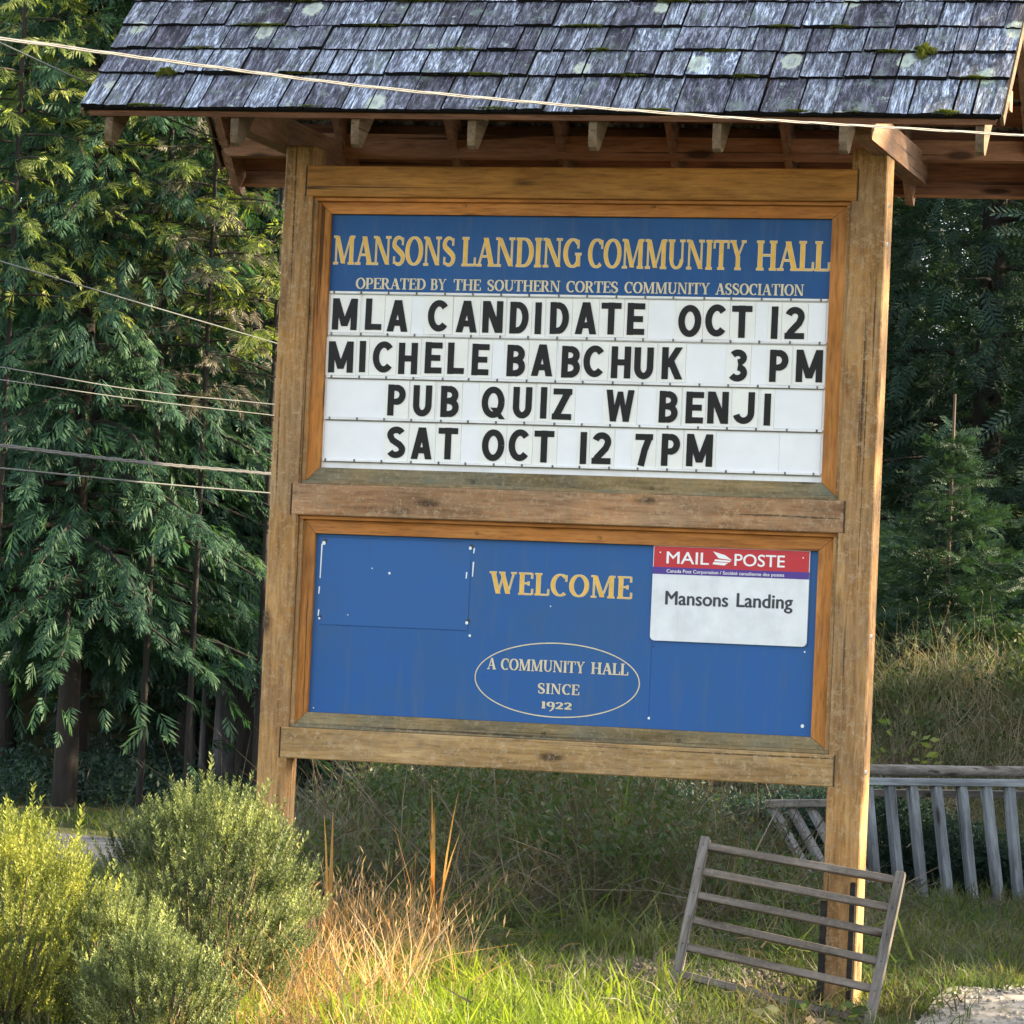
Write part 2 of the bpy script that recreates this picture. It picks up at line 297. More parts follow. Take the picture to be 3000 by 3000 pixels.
def bar(name, a, b, wdt, thk, mat, parent=None, up=(0, 0, 1), bev=0.003, axis='z'):
    """straight bar from a to b; local long axis = z or x"""
    a, b = Vector(a), Vector(b); d = b - a; L = d.length; d.normalize()
    s = d.cross(Vector(up)); s.normalize(); t = s.cross(d)
    if axis == 'z': bm = box_data(-wdt / 2, wdt / 2, -thk / 2, thk / 2, -L / 2, L / 2, bev); mx = Matrix((s, t, d)).transposed()
    else: bm = box_data(-L / 2, L / 2, -wdt / 2, wdt / 2, -thk / 2, thk / 2, bev); mx = Matrix((d, -s, t)).transposed()
    o = bm_obj(name, bm, mat, parent); o.matrix_basis = Matrix.Translation((a + b) / 2) @ mx.to_4x4(); return o
def prism(name, poly, axis, a0, a1, mat, parent=None):
    """poly: 2-D outline; extruded along axis ('x': poly=(y,z), 'y': poly=(x,z))"""
    n = len(poly); f = (lambda p, a: (a, p[0], p[1])) if axis == 'x' else (lambda p, a: (p[0], a, p[1]))
    V = [f(p, a0) for p in poly] + [f(p, a1) for p in poly]
    F = [tuple(range(n)), tuple(range(2 * n - 1, n - 1, -1))] + [(i, i + n, (i + 1) % n + n, (i + 1) % n) for i in range(n)]
    c = np.mean(V, 0); o = mesh_obj(name, np.array(V) - c, F, mat, parent); o.location = c
    bm = bmesh.new(); bm.from_mesh(o.data); bmesh.ops.recalc_face_normals(bm, faces=bm.faces); bm.to_mesh(o.data); bm.free(); return o
def tube_np(pts, rads, n=8):
    pts = np.asarray(pts, float); V = []; F = []
    for i, p in enumerate(pts):
        d = pts[min(i + 1, len(pts) - 1)] - pts[max(i - 1, 0)]; d /= np.linalg.norm(d) + 1e-9
        s = np.cross(d, (0.13, 0.2, 0.97) if abs(d[2]) < 0.9 else (1, 0, 0)); s /= np.linalg.norm(s); t = np.cross(s, d)
        for k in range(n):
            a = 2 * math.pi * k / n; V.append(p + rads[i] * (math.cos(a) * s + math.sin(a) * t))
    for i in range(len(pts) - 1):
        for k in range(n): F.append((i * n + k, i * n + (k + 1) % n, (i + 1) * n + (k + 1) % n, (i + 1) * n + k))
    return np.array(V), np.array(F)
def merge(parts):
    V = []; F = []; o = 0
    for v, f in parts: V.append(v); F.append(np.asarray(f) + o); o += len(v)
    return np.concatenate(V), np.concatenate(F)

# ------------------------------------------------------------------ terrain
def sst(a, b, x): t = min(1, max(0, (x - a) / (b - a))); return t * t * (3 - 2 * t)
def H(x, y):
    D, L = DL(x, y)
    h = 1.40 * sst(24.9, 28.2, D) * sst(-1.5, 4.0, L) + 0.35 * sst(17.0, 23, D) * sst(-1.7, -0.4, L) * (1 - sst(0.8, 2.0, L))
    h -= 0.15 * sst(0.8, 1.7, x) * (1 - sst(-0.3, 0.5, y))
    h -= 0.05 * sst(2, 4, L) * (1 - sst(18, 21, D))
    h += 7.0 * sst(33, 75, D)
    h += 0.025 * math.sin(x * 2.1 + y * 0.7) * math.sin(y * 1.7 - x * 0.4)
    return h
def build_ground():
    xs = list(np.concatenate([np.linspace(-260, -22, 14), np.linspace(-18, 22, 110), np.linspace(26, 260, 14)]))
    ys = list(np.concatenate([np.linspace(-160, -22, 10), np.linspace(-18, 24, 115), np.linspace(28, 300, 16)]))
    V = [(x, y, H(x, y)) for y in ys for x in xs]; n = len(xs)
    F = [(j * n + i, j * n + i + 1, (j + 1) * n + i + 1, (j + 1) * n + i) for j in range(len(ys) - 1) for i in range(n - 1)]
    tag(mesh_obj('ground', V, F, M['ground'], smooth=True), kind='structure')
build_ground()
def drape(name, strip, mat, lift=0.02, seg=14):
    """strip: list of (D, L0, L1) rows"""
    V = []; F = []
    rows = []
    for i in range(len(strip) - 1):
        for k in range(6):
            t = k / 6; a, b = strip[i], strip[i + 1]; rows.append([a[j] * (1 - t) + b[j] * t for j in range(3)])
    rows.append(list(strip[-1]))
    for D, l0, l1 in rows:
        for k in range(seg + 1):
            x, y = world_xy(D, l0 + (l1 - l0) * k / seg); V.append((x, y, H(x, y) + lift))
    for i in range(len(rows) - 1):
        for k in range(seg): a = i * (seg + 1) + k; F.append((a, a + 1, a + seg + 2, a + seg + 1))
    return tag(mesh_obj(name, V, F, mat, smooth=True), kind='structure')
drape('gravel_path', [(14.0, 1.75, 9), (15.3, 1.7, 9), (16.2, 1.85, 9), (17.0, 2.15, 9), (17.7, 2.6, 9), (18.4, 3.6, 9)], M['gravel'], 0.020, 60)
drape('dirt_patch', [(16.6, 0.8, 1.2), (16.9, 0.3, 1.3), (17.2, 0.35, 1.1), (17.4, 0.6, 0.9)], M['dirt'], 0.012)
drape('road', [(22.2, -14, -2.35), (23.2, -14, -2.1), (25.6, -14, -2.0), (26.6, -14, -2.3)], M['asphalt'], 0.02, 30)

# ------------------------------------------------------------------ the sign kiosk
PF = 0.0
sign = empty('hall_sign', 'tall wooden community hall notice sign with shingled gable roof and blue panels', 'sign', (0, 0, 0))
TILT = -0.0077
def zt(x, z): return z + TILT * x
# posts
pl = box('post', -1.446, -1.302, 0.0, 0.165, -0.3, 3.86, M['post'], sign, 0.006)
pr = box('post', 1.312, 1.479, 0.0, 0.165, -0.3, 3.86, M['post'], sign, 0.006)
# front rails lapped into the posts
for z0, z1, mt in ((3.615, 3.763, 'beam_gold'), (2.087, 2.237, 'beam_worn'), (0.927, 1.074, 'beam_fleck')):
    box('crossbeam', -1.335, 1.342, -0.004, 0.15, z0, z1, M[mt], sign, 0.005)
# dark lap joints
for z0, z1 in ((3.615, 3.763), (2.087, 2.237), (0.927, 1.074)):
    for xa in (-1.3385, 1.3425):
        box('lap_joint', xa, xa + 0.0035, -0.0045, 0.02, z0, z1, M['steel'], sign, 0)
# dark strips at the foot of the right post
box('base_strip', 1.3055, 1.336, -0.006, 0.171, -0.1, 0.41, M['darkwood'], sign, 0.004)
box('base_strip', 1.440, 1.468, -0.006, 0.171, -0.1, 0.50, M['darkwood'], sign, 0.004)
# bolts on the post side
for z in (3.60, 3.42, 1.62, 1.0):
    v, f = tube_np([(1.479, 0.05, z), (1.487, 0.05, z)], [0.012, 0.010], 8)
    o = np_mesh('bolt', v, f, M['screw'], sign)

def frame(z0, z1, xa, xb, px0, px1, pz0, pz1, bottom_mat):
    # outer lip
    L = 0.018
    box('frame_lip', xa, xb, 0.022, 0.10, z1 - L, z1 - 0.001, M['frame_x'], sign, 0.002)
    box('frame_lip', xa, xb, 0.022, 0.10, z0 + 0.001, z0 + L, M['sill_x'], sign, 0.002)
    box('frame_lip', xa, xa + L, 0.024, 0.10, z0 + L, z1 - L, M['post'], sign, 0.002)
    box('frame_lip', xb - L, xb, 0.024, 0.10, z0 + L, z1 - L, M['post'], sign, 0.002)
    a, b, c, d = xa + L + 0.001, xb - L - 0.001, z0 + L + 0.001, z1 - L - 0.001
    def mitre(poly, mt): prism('frame_board', poly, 'y', 0.048, 0.10, M[mt], sign)
    g = 0.0012
    mitre([(a + g, d), (b - g, d), (px1 - g, pz1), (px0 + g, pz1)], 'frame_x')
    mitre([(a + g, c), (px0 + g, pz0), (px1 - g, pz0), (b - g, c)], bottom_mat)
    mitre([(a, c + g), (a, d - g), (px0, pz1 - g), (px0, pz0 + g)], 'frame_z')
    mitre([(b, c + g), (px1, pz0 + g), (px1, pz1 - g), (b, d - g)], 'frame_z')
frame(2.237, 3.615, -1.300, 1.310, -1.22, 1.22, 2.319, 3.539, 'sill_x')
frame(1.074, 2.087, -1.300, 1.310, -1.225, 1.22, 1.149, 2.004, 'sill_x')
for x, z in ((-0.55, 3.585), (0.37, 3.587), (-0.45, 2.27), (0.42, 2.27), (-0.42, 2.03), (0.18, 2.03), (-0.05, 1.105), (0.6, 1.10)):
    v, f = tube_np([(x, 0.044, z), (x, 0.05, z)], [0.008, 0.009], 8); np_mesh('frame_nail', np.vstack([v, [[x, 0.044, z]]]), f, M['screwdark'], sign)

# panels
header = box('header_panel', -1.219, 1.219, 0.072, 0.085, 3.171, 3.538, M['blue_top'], sign, 0)
header.location.z = 3.3545
board = box('letter_board', -1.219, 1.219, 0.074, 0.085, 2.320, 3.1695, M['white'], sign, 0)
wel = box('welcome_panel', -1.224, 1.219, 0.072, 0.085, 1.150, 2.003, M['blue_low'], sign, 0)
box('back_panel', -1.29, 1.30, 0.101, 0.118, 1.08, 3.61, M['plate'], sign, 0)

# ---- lettering -----------------------------------------------------------
T, t_ = 0.155, 0.052
def nib(pts, a=T / 2, b=t_ / 2):
    pts = np.asarray(pts, float); out = []
    for i in range(len(pts)):
        d = pts[min(i + 1, len(pts) - 1)] - pts[max(i - 1, 0)]; d /= np.linalg.norm(d) + 1e-9
        nn = np.array((-d[1], d[0])); h = math.sqrt((a * nn[0]) ** 2 + (b * nn[1]) ** 2); out.append((pts[i] + nn * h, pts[i] - nn * h))
    return out
def ribbon(pts, ws):
    pts = np.asarray(pts, float); out = []
    for i in range(len(pts)):
        d = pts[min(i + 1, len(pts) - 1)] - pts[max(i - 1, 0)]; d /= np.linalg.norm(d) + 1e-9
        nn = np.array((-d[1], d[0])); out.append((pts[i] + nn * ws[i] / 2, pts[i] - nn * ws[i] / 2))
    return out
def arc(cx, cy, rx, ry, a0, a1, n=14): return [(cx + rx * math.cos(R(a0 + (a1 - a0) * i / n)), cy + ry * math.sin(R(a0 + (a1 - a0) * i / n))) for i in range(n + 1)]
def diag(x0, y0, x1, y1, wd): return [((x0 - wd / 2, y0), (x0 + wd / 2, y0)), ((x1 - wd / 2, y1), (x1 + wd / 2, y1))]
def stem(x, y0=0, y1=1, wd=T): return diag(x, y0, x, y1, wd)
def hbar(x0, x1, y, th=t_): return [((x0, y - th / 2), (x0, y + th / 2)), ((x1, y - th / 2), (x1, y + th / 2))]
def serif(x, y, wd=0.3): return hbar(x - wd / 2, x + wd / 2, y + (t_ / 2 if y < 0.5 else -t_ / 2))
def tick(x, y0, y1, wd=t_): return stem(x, y0, y1, wd)
def glyph(c):
    if c == 'A': return 0.80, [diag(0.13, 0, 0.40, 1, t_ * 1.1), diag(0.67, 0, 0.40, 1, T * 1.12), hbar(0.2, 0.6, 0.34), serif(0.13, 0, 0.26), serif(0.67, 0, 0.32)]
    if c == 'B': return 0.66, [stem(0.16), hbar(0.02, 0.36, 0.974), hbar(0.02, 0.38, 0.026), hbar(0.2, 0.36, 0.53), nib(arc(0.34, 0.75, 0.17, 0.222, 90, -90)), nib(arc(0.36, 0.28, 0.20, 0.252, 90, -90))]
    if c == 'C': return 0.72, [nib(arc(0.40, 0.5, 0.30, 0.475, 48, 310, 22)), tick(0.635, 0.66, 0.97)]
    if c == 'D': return 0.76, [stem(0.16), hbar(0.02, 0.36, 0.974), hbar(0.02, 0.36, 0.026), nib(arc(0.34, 0.5, 0.32, 0.474, 90, -90, 18))]
    if c == 'E': return 0.62, [stem(0.16), hbar(0.02, 0.56, 0.974), hbar(0.02, 0.58, 0.026), hbar(0.2, 0.42, 0.52), tick(0.56, 0.74, 1), tick(0.585, 0, 0.28), tick(0.43, 0.42, 0.62)]
    if c == 'G': return 0.78, [nib(arc(0.40, 0.5, 0.30, 0.475, 48, 318, 22)), tick(0.62, 0.66, 0.97), stem(0.63, 0.03, 0.42, T * 0.9), serif(0.63, 0.44, 0.28)]
    if c == 'H': return 0.84, [stem(0.17), stem(0.67), hbar(0.2, 0.62, 0.51)] + [serif(x, y) for x in (0.17, 0.67) for y in (0, 1)]
    if c == 'I': return 0.36, [stem(0.18), serif(0.18, 0), serif(0.18, 1)]
    if c == 'L': return 0.62, [stem(0.17), serif(0.17, 1), hbar(0.02, 0.58, 0.026), tick(0.58, 0, 0.3)]
    if c == 'M': return 1.04, [stem(0.16, 0, 1, t_), diag(0.20, 1, 0.50, 0.02, T), diag(0.50, 0.02, 0.80, 1, t_), stem(0.86), serif(0.16, 0, 0.24), serif(0.86, 0), serif(0.13, 1, 0.2), serif(0.9, 1, 0.22)]
    if c == 'N': return 0.86, [stem(0.15, 0, 1, t_), diag(0.18, 1, 0.68, 0, T), stem(0.70, 0, 1, t_), serif(0.15, 0, 0.24), serif(0.70, 1, 0.26), serif(0.11, 1, 0.18)]
    if c == 'O': return 0.80, [nib(arc(0.40, 0.5, 0.31, 0.475, 0, 360, 30))]
    if c == 'P': return 0.64, [stem(0.16), serif(0.16, 0), hbar(0.02, 0.36, 0.974), hbar(0.2, 0.34, 0.45), nib(arc(0.34, 0.712, 0.20, 0.262, 90, -90))]
    if c == 'R': return 0.74, [stem(0.16), serif(0.16, 0), hbar(0.02, 0.36, 0.974), hbar(0.2, 0.34, 0.49), nib(arc(0.33, 0.732, 0.20, 0.242, 90, -90)), diag(0.36, 0.49, 0.62, 0, T), serif(0.64, 0, 0.2)]
    if c == 'S':
        p = arc(0.31, 0.745, 0.20, 0.23, 40, 200, 9) + [(0.19, 0.60), (0.31, 0.51), (0.43, 0.42)] + arc(0.31, 0.25, 0.21, 0.23, 22, -140, 9)
        k = len(p); ws = [t_ * 1.1 + (T * 1.05 - t_) * math.sin(math.pi * i / (k - 1)) ** 1.6 for i in range(k)]
        return 0.62, [ribbon(p, ws), tick(0.49, 0.70, 0.97), tick(0.12, 0.03, 0.3)]
    if c == 'T': return 0.72, [stem(0.36), serif(0.36, 0, 0.32), hbar(0.04, 0.68, 0.974), tick(0.05, 0.72, 1), tick(0.67, 0.72, 1)]
    if c == 'U': return 0.82, [stem(0.18, 0.32, 1), nib(arc(0.41, 0.33, 0.23, 0.305, 180, 360, 14), T / 2 * 0.8), stem(0.66, 0.32, 1, t_), serif(0.18, 1), serif(0.66, 1, 0.24)]
    if c == 'W': return 1.16, [diag(0.17, 1, 0.40, 0, T), diag(0.40, 0, 0.60, 0.95, t_), diag(0.54, 1, 0.80, 0, T), diag(0.80, 0, 1.02, 1, t_), serif(0.17, 1), serif(0.54, 1, 0.26), serif(1.02, 1, 0.24)]
    if c == 'Y': return 0.78, [diag(0.16, 1, 0.39, 0.44, T), diag(0.39, 0.44, 0.64, 1, t_), stem(0.39, 0, 0.46), serif(0.39, 0, 0.3), serif(0.16, 1, 0.28), serif(0.64, 1, 0.22)]
    if c == '1': return 0.36, [stem(0.18), serif(0.18, 0, 0.32), serif(0.14, 1, 0.22)]
    if c == '2': return 0.62, [nib(arc(0.29, 0.68, 0.20, 0.29, 165, -20, 12)), ribbon([(0.48, 0.60), (0.30, 0.3), (0.08, 0.06)], [T, T * .8, t_ * 1.3]), hbar(0.05, 0.58, 0.07, 0.15)]
    if c == '9': return 0.64, [nib(arc(0.32, 0.66, 0.21, 0.31, 0, 360, 20)), ribbon(arc(0.18, 0.45, 0.36, 0.85, 15, -80, 10), [T * (1 - i / 14) for i in range(11)])]
    return 0.34, []
def serif_text(name, s, x0, x1, z0, z1, y, parent, mat, fat=0.0, track=0.0):
    adv = []; tot = 0
    for c in s: g = glyph(c); adv.append((tot, g[1])); tot += g[0] + track
    sx = (x1 - x0) / tot; sz = z1 - z0; V = []; F = []; k = 0
    for off, strokes in adv:
        for st in strokes:
            b = len(V); yy = y - 0.00012 * (k % 9); k += 1
            for i, (p, q) in enumerate(st):
                p, q = np.array(p, float), np.array(q, float); d = q - p; d /= np.linalg.norm(d) + 1e-9; p = p - d * fat; q = q + d * fat
                V.append((x0 + (off + p[0]) * sx, yy, z0 + p[1] * sz)); V.append((x0 + (off + q[0]) * sx, yy, z0 + q[1] * sz))
            for i in range(len(st) - 1): a = b + 2 * i; F.append((a, a + 1, a + 3, a + 2))
    c = Vector(((x0 + x1) / 2, y, (z0 + z1) / 2)); V = [tuple(Vector(v) - c) for v in V]
    o = mesh_obj(name, V, F, mat, parent); o.location = c - parent.location
    return o
def two_tone(s, x0, x1, z0, z1, parent, track=0.0):
    serif_text('lettering', s, x0, x1, z0, z1, 0.0712, parent, M['cream'], 0.022, track)
    serif_text('lettering', s, x0, x1, z0, z1, 0.0698, parent, M['gold'], -0.010, track)
for s, a, b in (('MANSONS', -1.211, -0.594), ('LANDING', -0.566, 0.027), ('COMMUNITY', 0.056, 0.820), ('HALL', 0.863, 1.214)):
    two_tone(s, a, b, 3.2995, 3.434, header)
for s, a, b in (('OPERATED', -1.087, -0.735), ('BY', -0.712, -0.632), ('THE', -0.598, -0.461), ('SOUTHERN', -0.432, -0.071), ('CORTES', -0.043, 0.211), ('COMMUNITY', 0.240, 0.652), ('ASSOCIATION', 0.677, 1.098)):
    serif_text('lettering', s, a, b, 3.182, 3.234, 0.0705, header, M['cream'], 0.012)
two_tone('WELCOME', -0.357, 0.346, 1.750, 1.852, wel, 0.04)
for s, a, b in (('A', -0.347, -0.303), ('COMMUNITY', -0.280, 0.131), ('HALL', 0.159, 0.340)):
    serif_text('lettering', s, a, b, 1.393, 1.446, 0.0705, wel, M['cream'], 0.014)
serif_text('lettering', 'SINCE', -0.096, 0.110, 1.290, 1.338, 0.0705, wel, M['cream'], 0.014, 0.03)
serif_text('lettering', '1922', -0.074, 0.078, 1.221, 1.252, 0.0705, wel, M['cream'], 0.03, 0.03)
# ellipse outline
ev = []; ef = []; N = 96
for i in range(N):
    a = 2 * math.pi * i / N
    for r in (-0.0028, 0.0028): ev.append((-0.004 + (0.399 + r) * math.cos(a), 0.0708, 1.355 + (0.173 + r) * math.sin(a)))
for i in range(N): j = (i + 1) % N; ef.append((2 * i, 2 * i + 1, 2 * j + 1, 2 * j))
o = mesh_obj('oval_outline', [tuple(Vector(v) - wel.location) for v in ev], ef, M['cream'], wel)
for x0_, x1_, z0_, z1_, mt_, yy_ in ((-1.205, -0.452, 1.572, 1.985, 'blue_ghost', .0714), (-1.19, -0.46, 1.566, 1.5715, 'blue_line', .0713), (-0.4515, -0.449, 1.56, 1.9, 'blue_line', .0713), (0.444, 0.4465, 1.19, 1.555, 'blue_line', .0713), (-1.2, -0.5, 1.9865, 1.989, 'blue_line', .0713)):
    mesh_obj('paint_ghost', [tuple(Vector(v) - wel.location) for v in ((x0_, yy_, z0_), (x1_, yy_, z0_), (x1_, yy_, z1_), (x0_, yy_, z1_))], [(0, 1, 2, 3)], M[mt_], wel)
# screws, drips and dots on the welcome panel
def disc(name, x, z, r, mat, parent, y=0.0706):
    v = [(x - parent.location.x + r * math.cos(k), y - parent.location.y, z - parent.location.z + r * math.sin(k) * 1.1) for k in np.linspace(0, 2 * math.pi, 9)[:-1]]
    v2 = [(p[0], p[1] + 0.003, p[2]) for p in v]
    f = [tuple(range(8))] + [(i, (i + 1) % 8, (i + 1) % 8 + 8, i + 8) for i in range(8)]
    return mesh_obj(name, v + v2, f, mat, parent)
for x, z, r in ((-1.180, 1.968, 0.012), (-0.449, 1.968, 0.010), (-1.186, 1.607, 0.007), (-0.450, 1.615, 0.010)):
    disc('screw', x, z, r, M['screwdark'], wel); disc('screw', x - 0.006, z - 0.009, r * 0.75, M['screw'], wel, 0.0695)
for x, z, r in ((-0.8508, 1.8258, .006), (-0.9385, 1.8462, .003), (-0.4384, 1.5461, .006), (0.4474, 1.1989, .006), (1.174, 1.197, .008), (1.1703, 1.538, .004), (-1.0489, 1.62, .003), (-0.05, 1.70, .003), (-1.20, 1.17, .003)):
    disc('screw', x, z, r, M['screw'], wel)
disc('screw', 0.4553, 1.5338, .004, M['screwdark'], wel)
for x, za, zb in ((-1.196, 1.955, 1.79), (-1.199, 1.75, 1.715), (-1.197, 1.64, 1.61), (-0.436, 1.96, 1.935), (-0.437, 1.895, 1.825), (-0.468, 1.845, 1.815)):
    mesh_obj('paint_drip', [tuple(Vector(v) - wel.location) for v in ((x - .003, .0708, za), (x + .004, .0708, za), (x + .001, .0708, zb), (x - .004, .0708, zb))], [(0, 1, 2, 3)], M['screw'], wel)
# sans text from the built-in typeface, fitted into a measured box
FC = {}
def sans_data(s, fat, ext):
    fat = 0.0
    k = (s, fat, ext)
    if k in FC: return FC[k]
    cu_ = bpy.data.curves.new('t', 'FONT'); cu_.body = s; cu_.size = 1; cu_.offset = fat; cu_.extrude = ext; cu_.resolution_u = 5
    o = bpy.data.objects.new('t', cu_); COL.objects.link(o); bpy.context.view_layer.update()
    me = bpy.data.meshes.new_from_object(o.evaluated_get(bpy.context.evaluated_depsgraph_get()))
    bpy.data.objects.remove(o)
    co = np.empty(len(me.vertices) * 3, np.float32); me.vertices.foreach_get('co', co); co = co.reshape(-1, 3)
    F = [tuple(p.vertices) for p in me.polygons]; FC[k] = (co, F); return FC[k]
def sans(name, s, x0, x1, z0, z1, y, mat, parent, fat=0.02, depth=0.0, base_cap=False):
    co, F = sans_data(s, fat, 0.05 if depth else 0.0)
    mn, mx = co.min(0), co.max(0)
    if base_cap:                                 # z1 = cap top, z0 = baseline
        c2, _ = sans_data('H', fat, 0.0); lo, hi = c2[:, 1].min(), c2[:, 1].max()
    else: lo, hi = mn[1], mx[1]
    V = np.empty_like(co); V[:, 0] = x0 + (co[:, 0] - mn[0]) / (mx[0] - mn[0]) * (x1 - x0)
    V[:, 2] = z0 + (co[:, 1] - lo) / (hi - lo) * (z1 - z0); V[:, 1] = y - (co[:, 2] / 0.05 * depth if depth else 0)
    P = parent.location if parent.parent is sign else (parent.location + parent.parent.location)
    V -= np.array(P, np.float32); sh_ = fat * (z1 - z0) * 1.6
    parts = [(V + np.array((dx_ * sh_, -0.0002 * k, dz_ * sh_ * .6), np.float32)) for k, (dx_, dz_) in enumerate(((-1, 0), (1, 0), (0, 1), (0, -1)))]
    n_ = len(V); FF = [tuple(i + k * n_ for i in f) for k in range(4) for f in F]
    return mesh_obj(name, np.concatenate(parts), FF, mat, parent)
# block letters of the changeable tiles: strokes of constant width in a box w x 1
def block(c, w_, s_=0.205):
    h = s_ / 2; rx, ry = w_ / 2 - h, 0.5 - h; cx = w_ / 2
    rb = lambda pts: ribbon(pts, [s_] * len(pts))
    def hb(x0, x1, y): return [((x0, y - h * .92), (x0, y + h * .92)), ((x1, y - h * .92), (x1, y + h * .92))]
    st = lambda x, a=0, b=1: diag(x, a, x, b, s_)
    if c == 'I': return [st(cx)]
    if c == 'L': return [st(h), hb(h, w_, h)]
    if c == 'T': return [st(cx), hb(0, w_, 1 - h)]
    if c == 'E': return [st(h), hb(h, w_, h), hb(h, w_ * .9, .5), hb(h, w_, 1 - h)]
    if c == 'H': return [st(h), st(w_ - h), hb(h, w_ - h, .5)]
    if c == 'A': return [diag(h * 1.05, 0, cx - .01, 1, s_ * 1.05), diag(w_ - h * 1.05, 0, cx + .01, 1, s_ * 1.05), hb(w_ * .25, w_ * .75, .28)]
    if c == 'M': return [st(h * .92), st(w_ - h * .92), diag(h * 1.0, 1, cx, .12, s_ * .98), diag(w_ - h * 1.0, 1, cx, .12, s_ * .98)]
    if c == 'N': return [st(h * .95), st(w_ - h * .95), diag(h * 1.15, 1, w_ - h * 1.15, 0, s_ * 1.1)]
    if c == 'K': return [st(h), diag(h * 1.6, .38, w_ - h * 1.1, 1, s_ * 1.12), diag(w_ * .42, .58, w_ - h, 0, s_ * 1.15)]
    if c == 'W': return [diag(h, 1, w_ * .28, 0, s_ * .98), diag(w_ * .28, 0, cx, .95, s_ * .8), diag(cx, .95, w_ * .72, 0, s_ * .8), diag(w_ * .72, 0, w_ - h, 1, s_ * .98)]
    if c == 'Z': return [hb(0.02, w_, 1 - h), hb(0, w_, h), diag(h * 1.2, h, w_ - h * 1.2, 1 - h, s_ * 1.2)]
    if c == '7': return [hb(0, w_, 1 - h), ribbon([(w_ - h * 1.1, 1 - h), (w_ * .55, .5), (w_ * .36, 0)], [s_] * 3)]
    if c == 'C': return [rb(arc(cx + .02, .5, rx, ry, 42, 318, 26))]
    if c in 'O': return [rb(arc(cx, .5, rx, ry, 0, 360, 32))]
    if c == 'Q': return [rb(arc(cx, .5, rx, ry, 0, 360, 32)), diag(w_ * .52, .33, w_ * .93, -.03, s_ * .95)]
    if c == 'D': return [st(h), hb(h, w_ * .45, 1 - h), hb(h, w_ * .45, h), rb(arc(w_ * .42, .5, w_ * .58 - h, ry, 90, -90, 18))]
    if c == 'P': return [st(h), hb(h, w_ * .5, 1 - h), hb(h, w_ * .5, .45), rb(arc(w_ * .48, (1 - h + .45) / 2, w_ * .52 - h, (1 - h - .45) / 2, 90, -90, 14))]
    if c == 'B': return [st(h), hb(h, w_ * .5, 1 - h), hb(h, w_ * .5, .52), hb(h, w_ * .5, h), rb(arc(w_ * .46, (1 - h + .52) / 2, w_ * .50 - h, (1 - h - .52) / 2, 90, -90, 12)), rb(arc(w_ * .48, (h + .52) / 2, w_ * .52 - h, (.52 - h) / 2, 90, -90, 12))]
    if c == 'U': return [st(h, .36, 1), st(w_ - h, .36, 1), rb(arc(cx, .37, rx, .37 - h, 180, 360, 16))]
    if c == 'J': return [st(w_ - h, .34, 1), rb(arc(w_ * .46, .35, w_ * .54 - h, .35 - h, 0, -165, 14))]
    if c == 'S': return [rb(arc(cx, .735, rx * .95, .265 - h, 25, 200, 12) + [(w_ * .30, .57), (w_ * .68, .43)] + arc(cx, .275, rx, .275 - h, 20, -155, 12))]
    if c == '2': return [rb(arc(cx, .70, rx, .30 - h, 165, -20, 12) + [(w_ * .72, .50), (w_ * .30, .22), (h, h * .9)]), hb(0, w_, h)]
    if c == '3': return [rb(arc(w_ * .46, .745, w_ * .50 - h, .255 - h, 150, -88, 12)), rb(arc(w_ * .46, .275, w_ * .54 - h, .275 - h, 88, -150, 14))]
    return [st(cx)]
def stroke_solids(strokes, x0, z0, sx, sz, yf, yb):
    V = []; F = []
    for k, stt in enumerate(strokes):
        b = len(V); n = len(stt); y = yf - 0.00025 * k
        for yy in (y, yb):
            for p, q_ in stt: V.append((x0 + p[0] * sx, yy, z0 + p[1] * sz)); V.append((x0 + q_[0] * sx, yy, z0 + q_[1] * sz))
        o_ = 2 * n
        for i in range(n - 1):
            a = b + 2 * i; F.append((a, a + 1, a + 3, a + 2)); F.append((a, a + 2, a + 2 + o_, a + o_)); F.append((a + 1, a + 1 + o_, a + 3 + o_, a + 3))
        F.append((b, b + o_, b + 1 + o_, b + 1)); a = b + 2 * n - 2; F.append((a, a + 1, a + 1 + o_, a + o_))
    return V, F
# ---- changeable letters on their tiles
ROWS = [
 (2.982, 3.133, [('M', -1.134), ('L', -0.989), ('A', -0.868), ('C', -0.665), ('A', -0.524), ('N', -0.396), ('D', -0.265), ('I', -0.172), ('D', -0.068), ('A', 0.061), ('T', 0.183), ('E', 0.303), ('O', 0.562), ('C', 0.688), ('T', 0.81), ('I', 0.965), ('2', 1.06)]),
 (2.780, 2.930, [('M', -1.144), ('I', -1.035), ('C', -0.931), ('H', -0.807), ('E', -0.68), ('L', -0.568), ('E', -0.447), ('B', -0.271), ('A', -0.143), ('B', -0.003), ('C', 0.110), ('H', 0.24), ('U', 0.35), ('K', 0.486), ('3', 0.802), ('P', 0.994), ('M', 1.137)]),
 (2.579, 2.728, [('P', -0.854), ('U', -0.725), ('B', -0.589), ('Q', -0.375), ('U', -0.231), ('I', -0.127), ('Z', -0.037), ('W', 0.244), ('B', 0.478), ('E', 0.603), ('N', 0.714), ('J', 0.84), ('I', 0.948)]),
 (2.375, 2.526, [('S', -0.847), ('A', -0.719), ('T', -0.589), ('O', -0.365), ('C', -0.237), ('T', -0.116), ('I', 0.076), ('2', 0.164), ('7', 0.368), ('P', 0.497), ('M', 0.635)])]
LW = dict(M=.122, L=.082, A=.104, C=.110, N=.098, D=.092, I=.034, T=.096, E=.084, O=.110, H=.094, B=.090, K=.098, P=.088, U=.092, Q=.112, Z=.094, W=.136, J=.094, S=.094)
LW.update({'2': .092, '3': .086, '7': .084})
bl_ = board.location
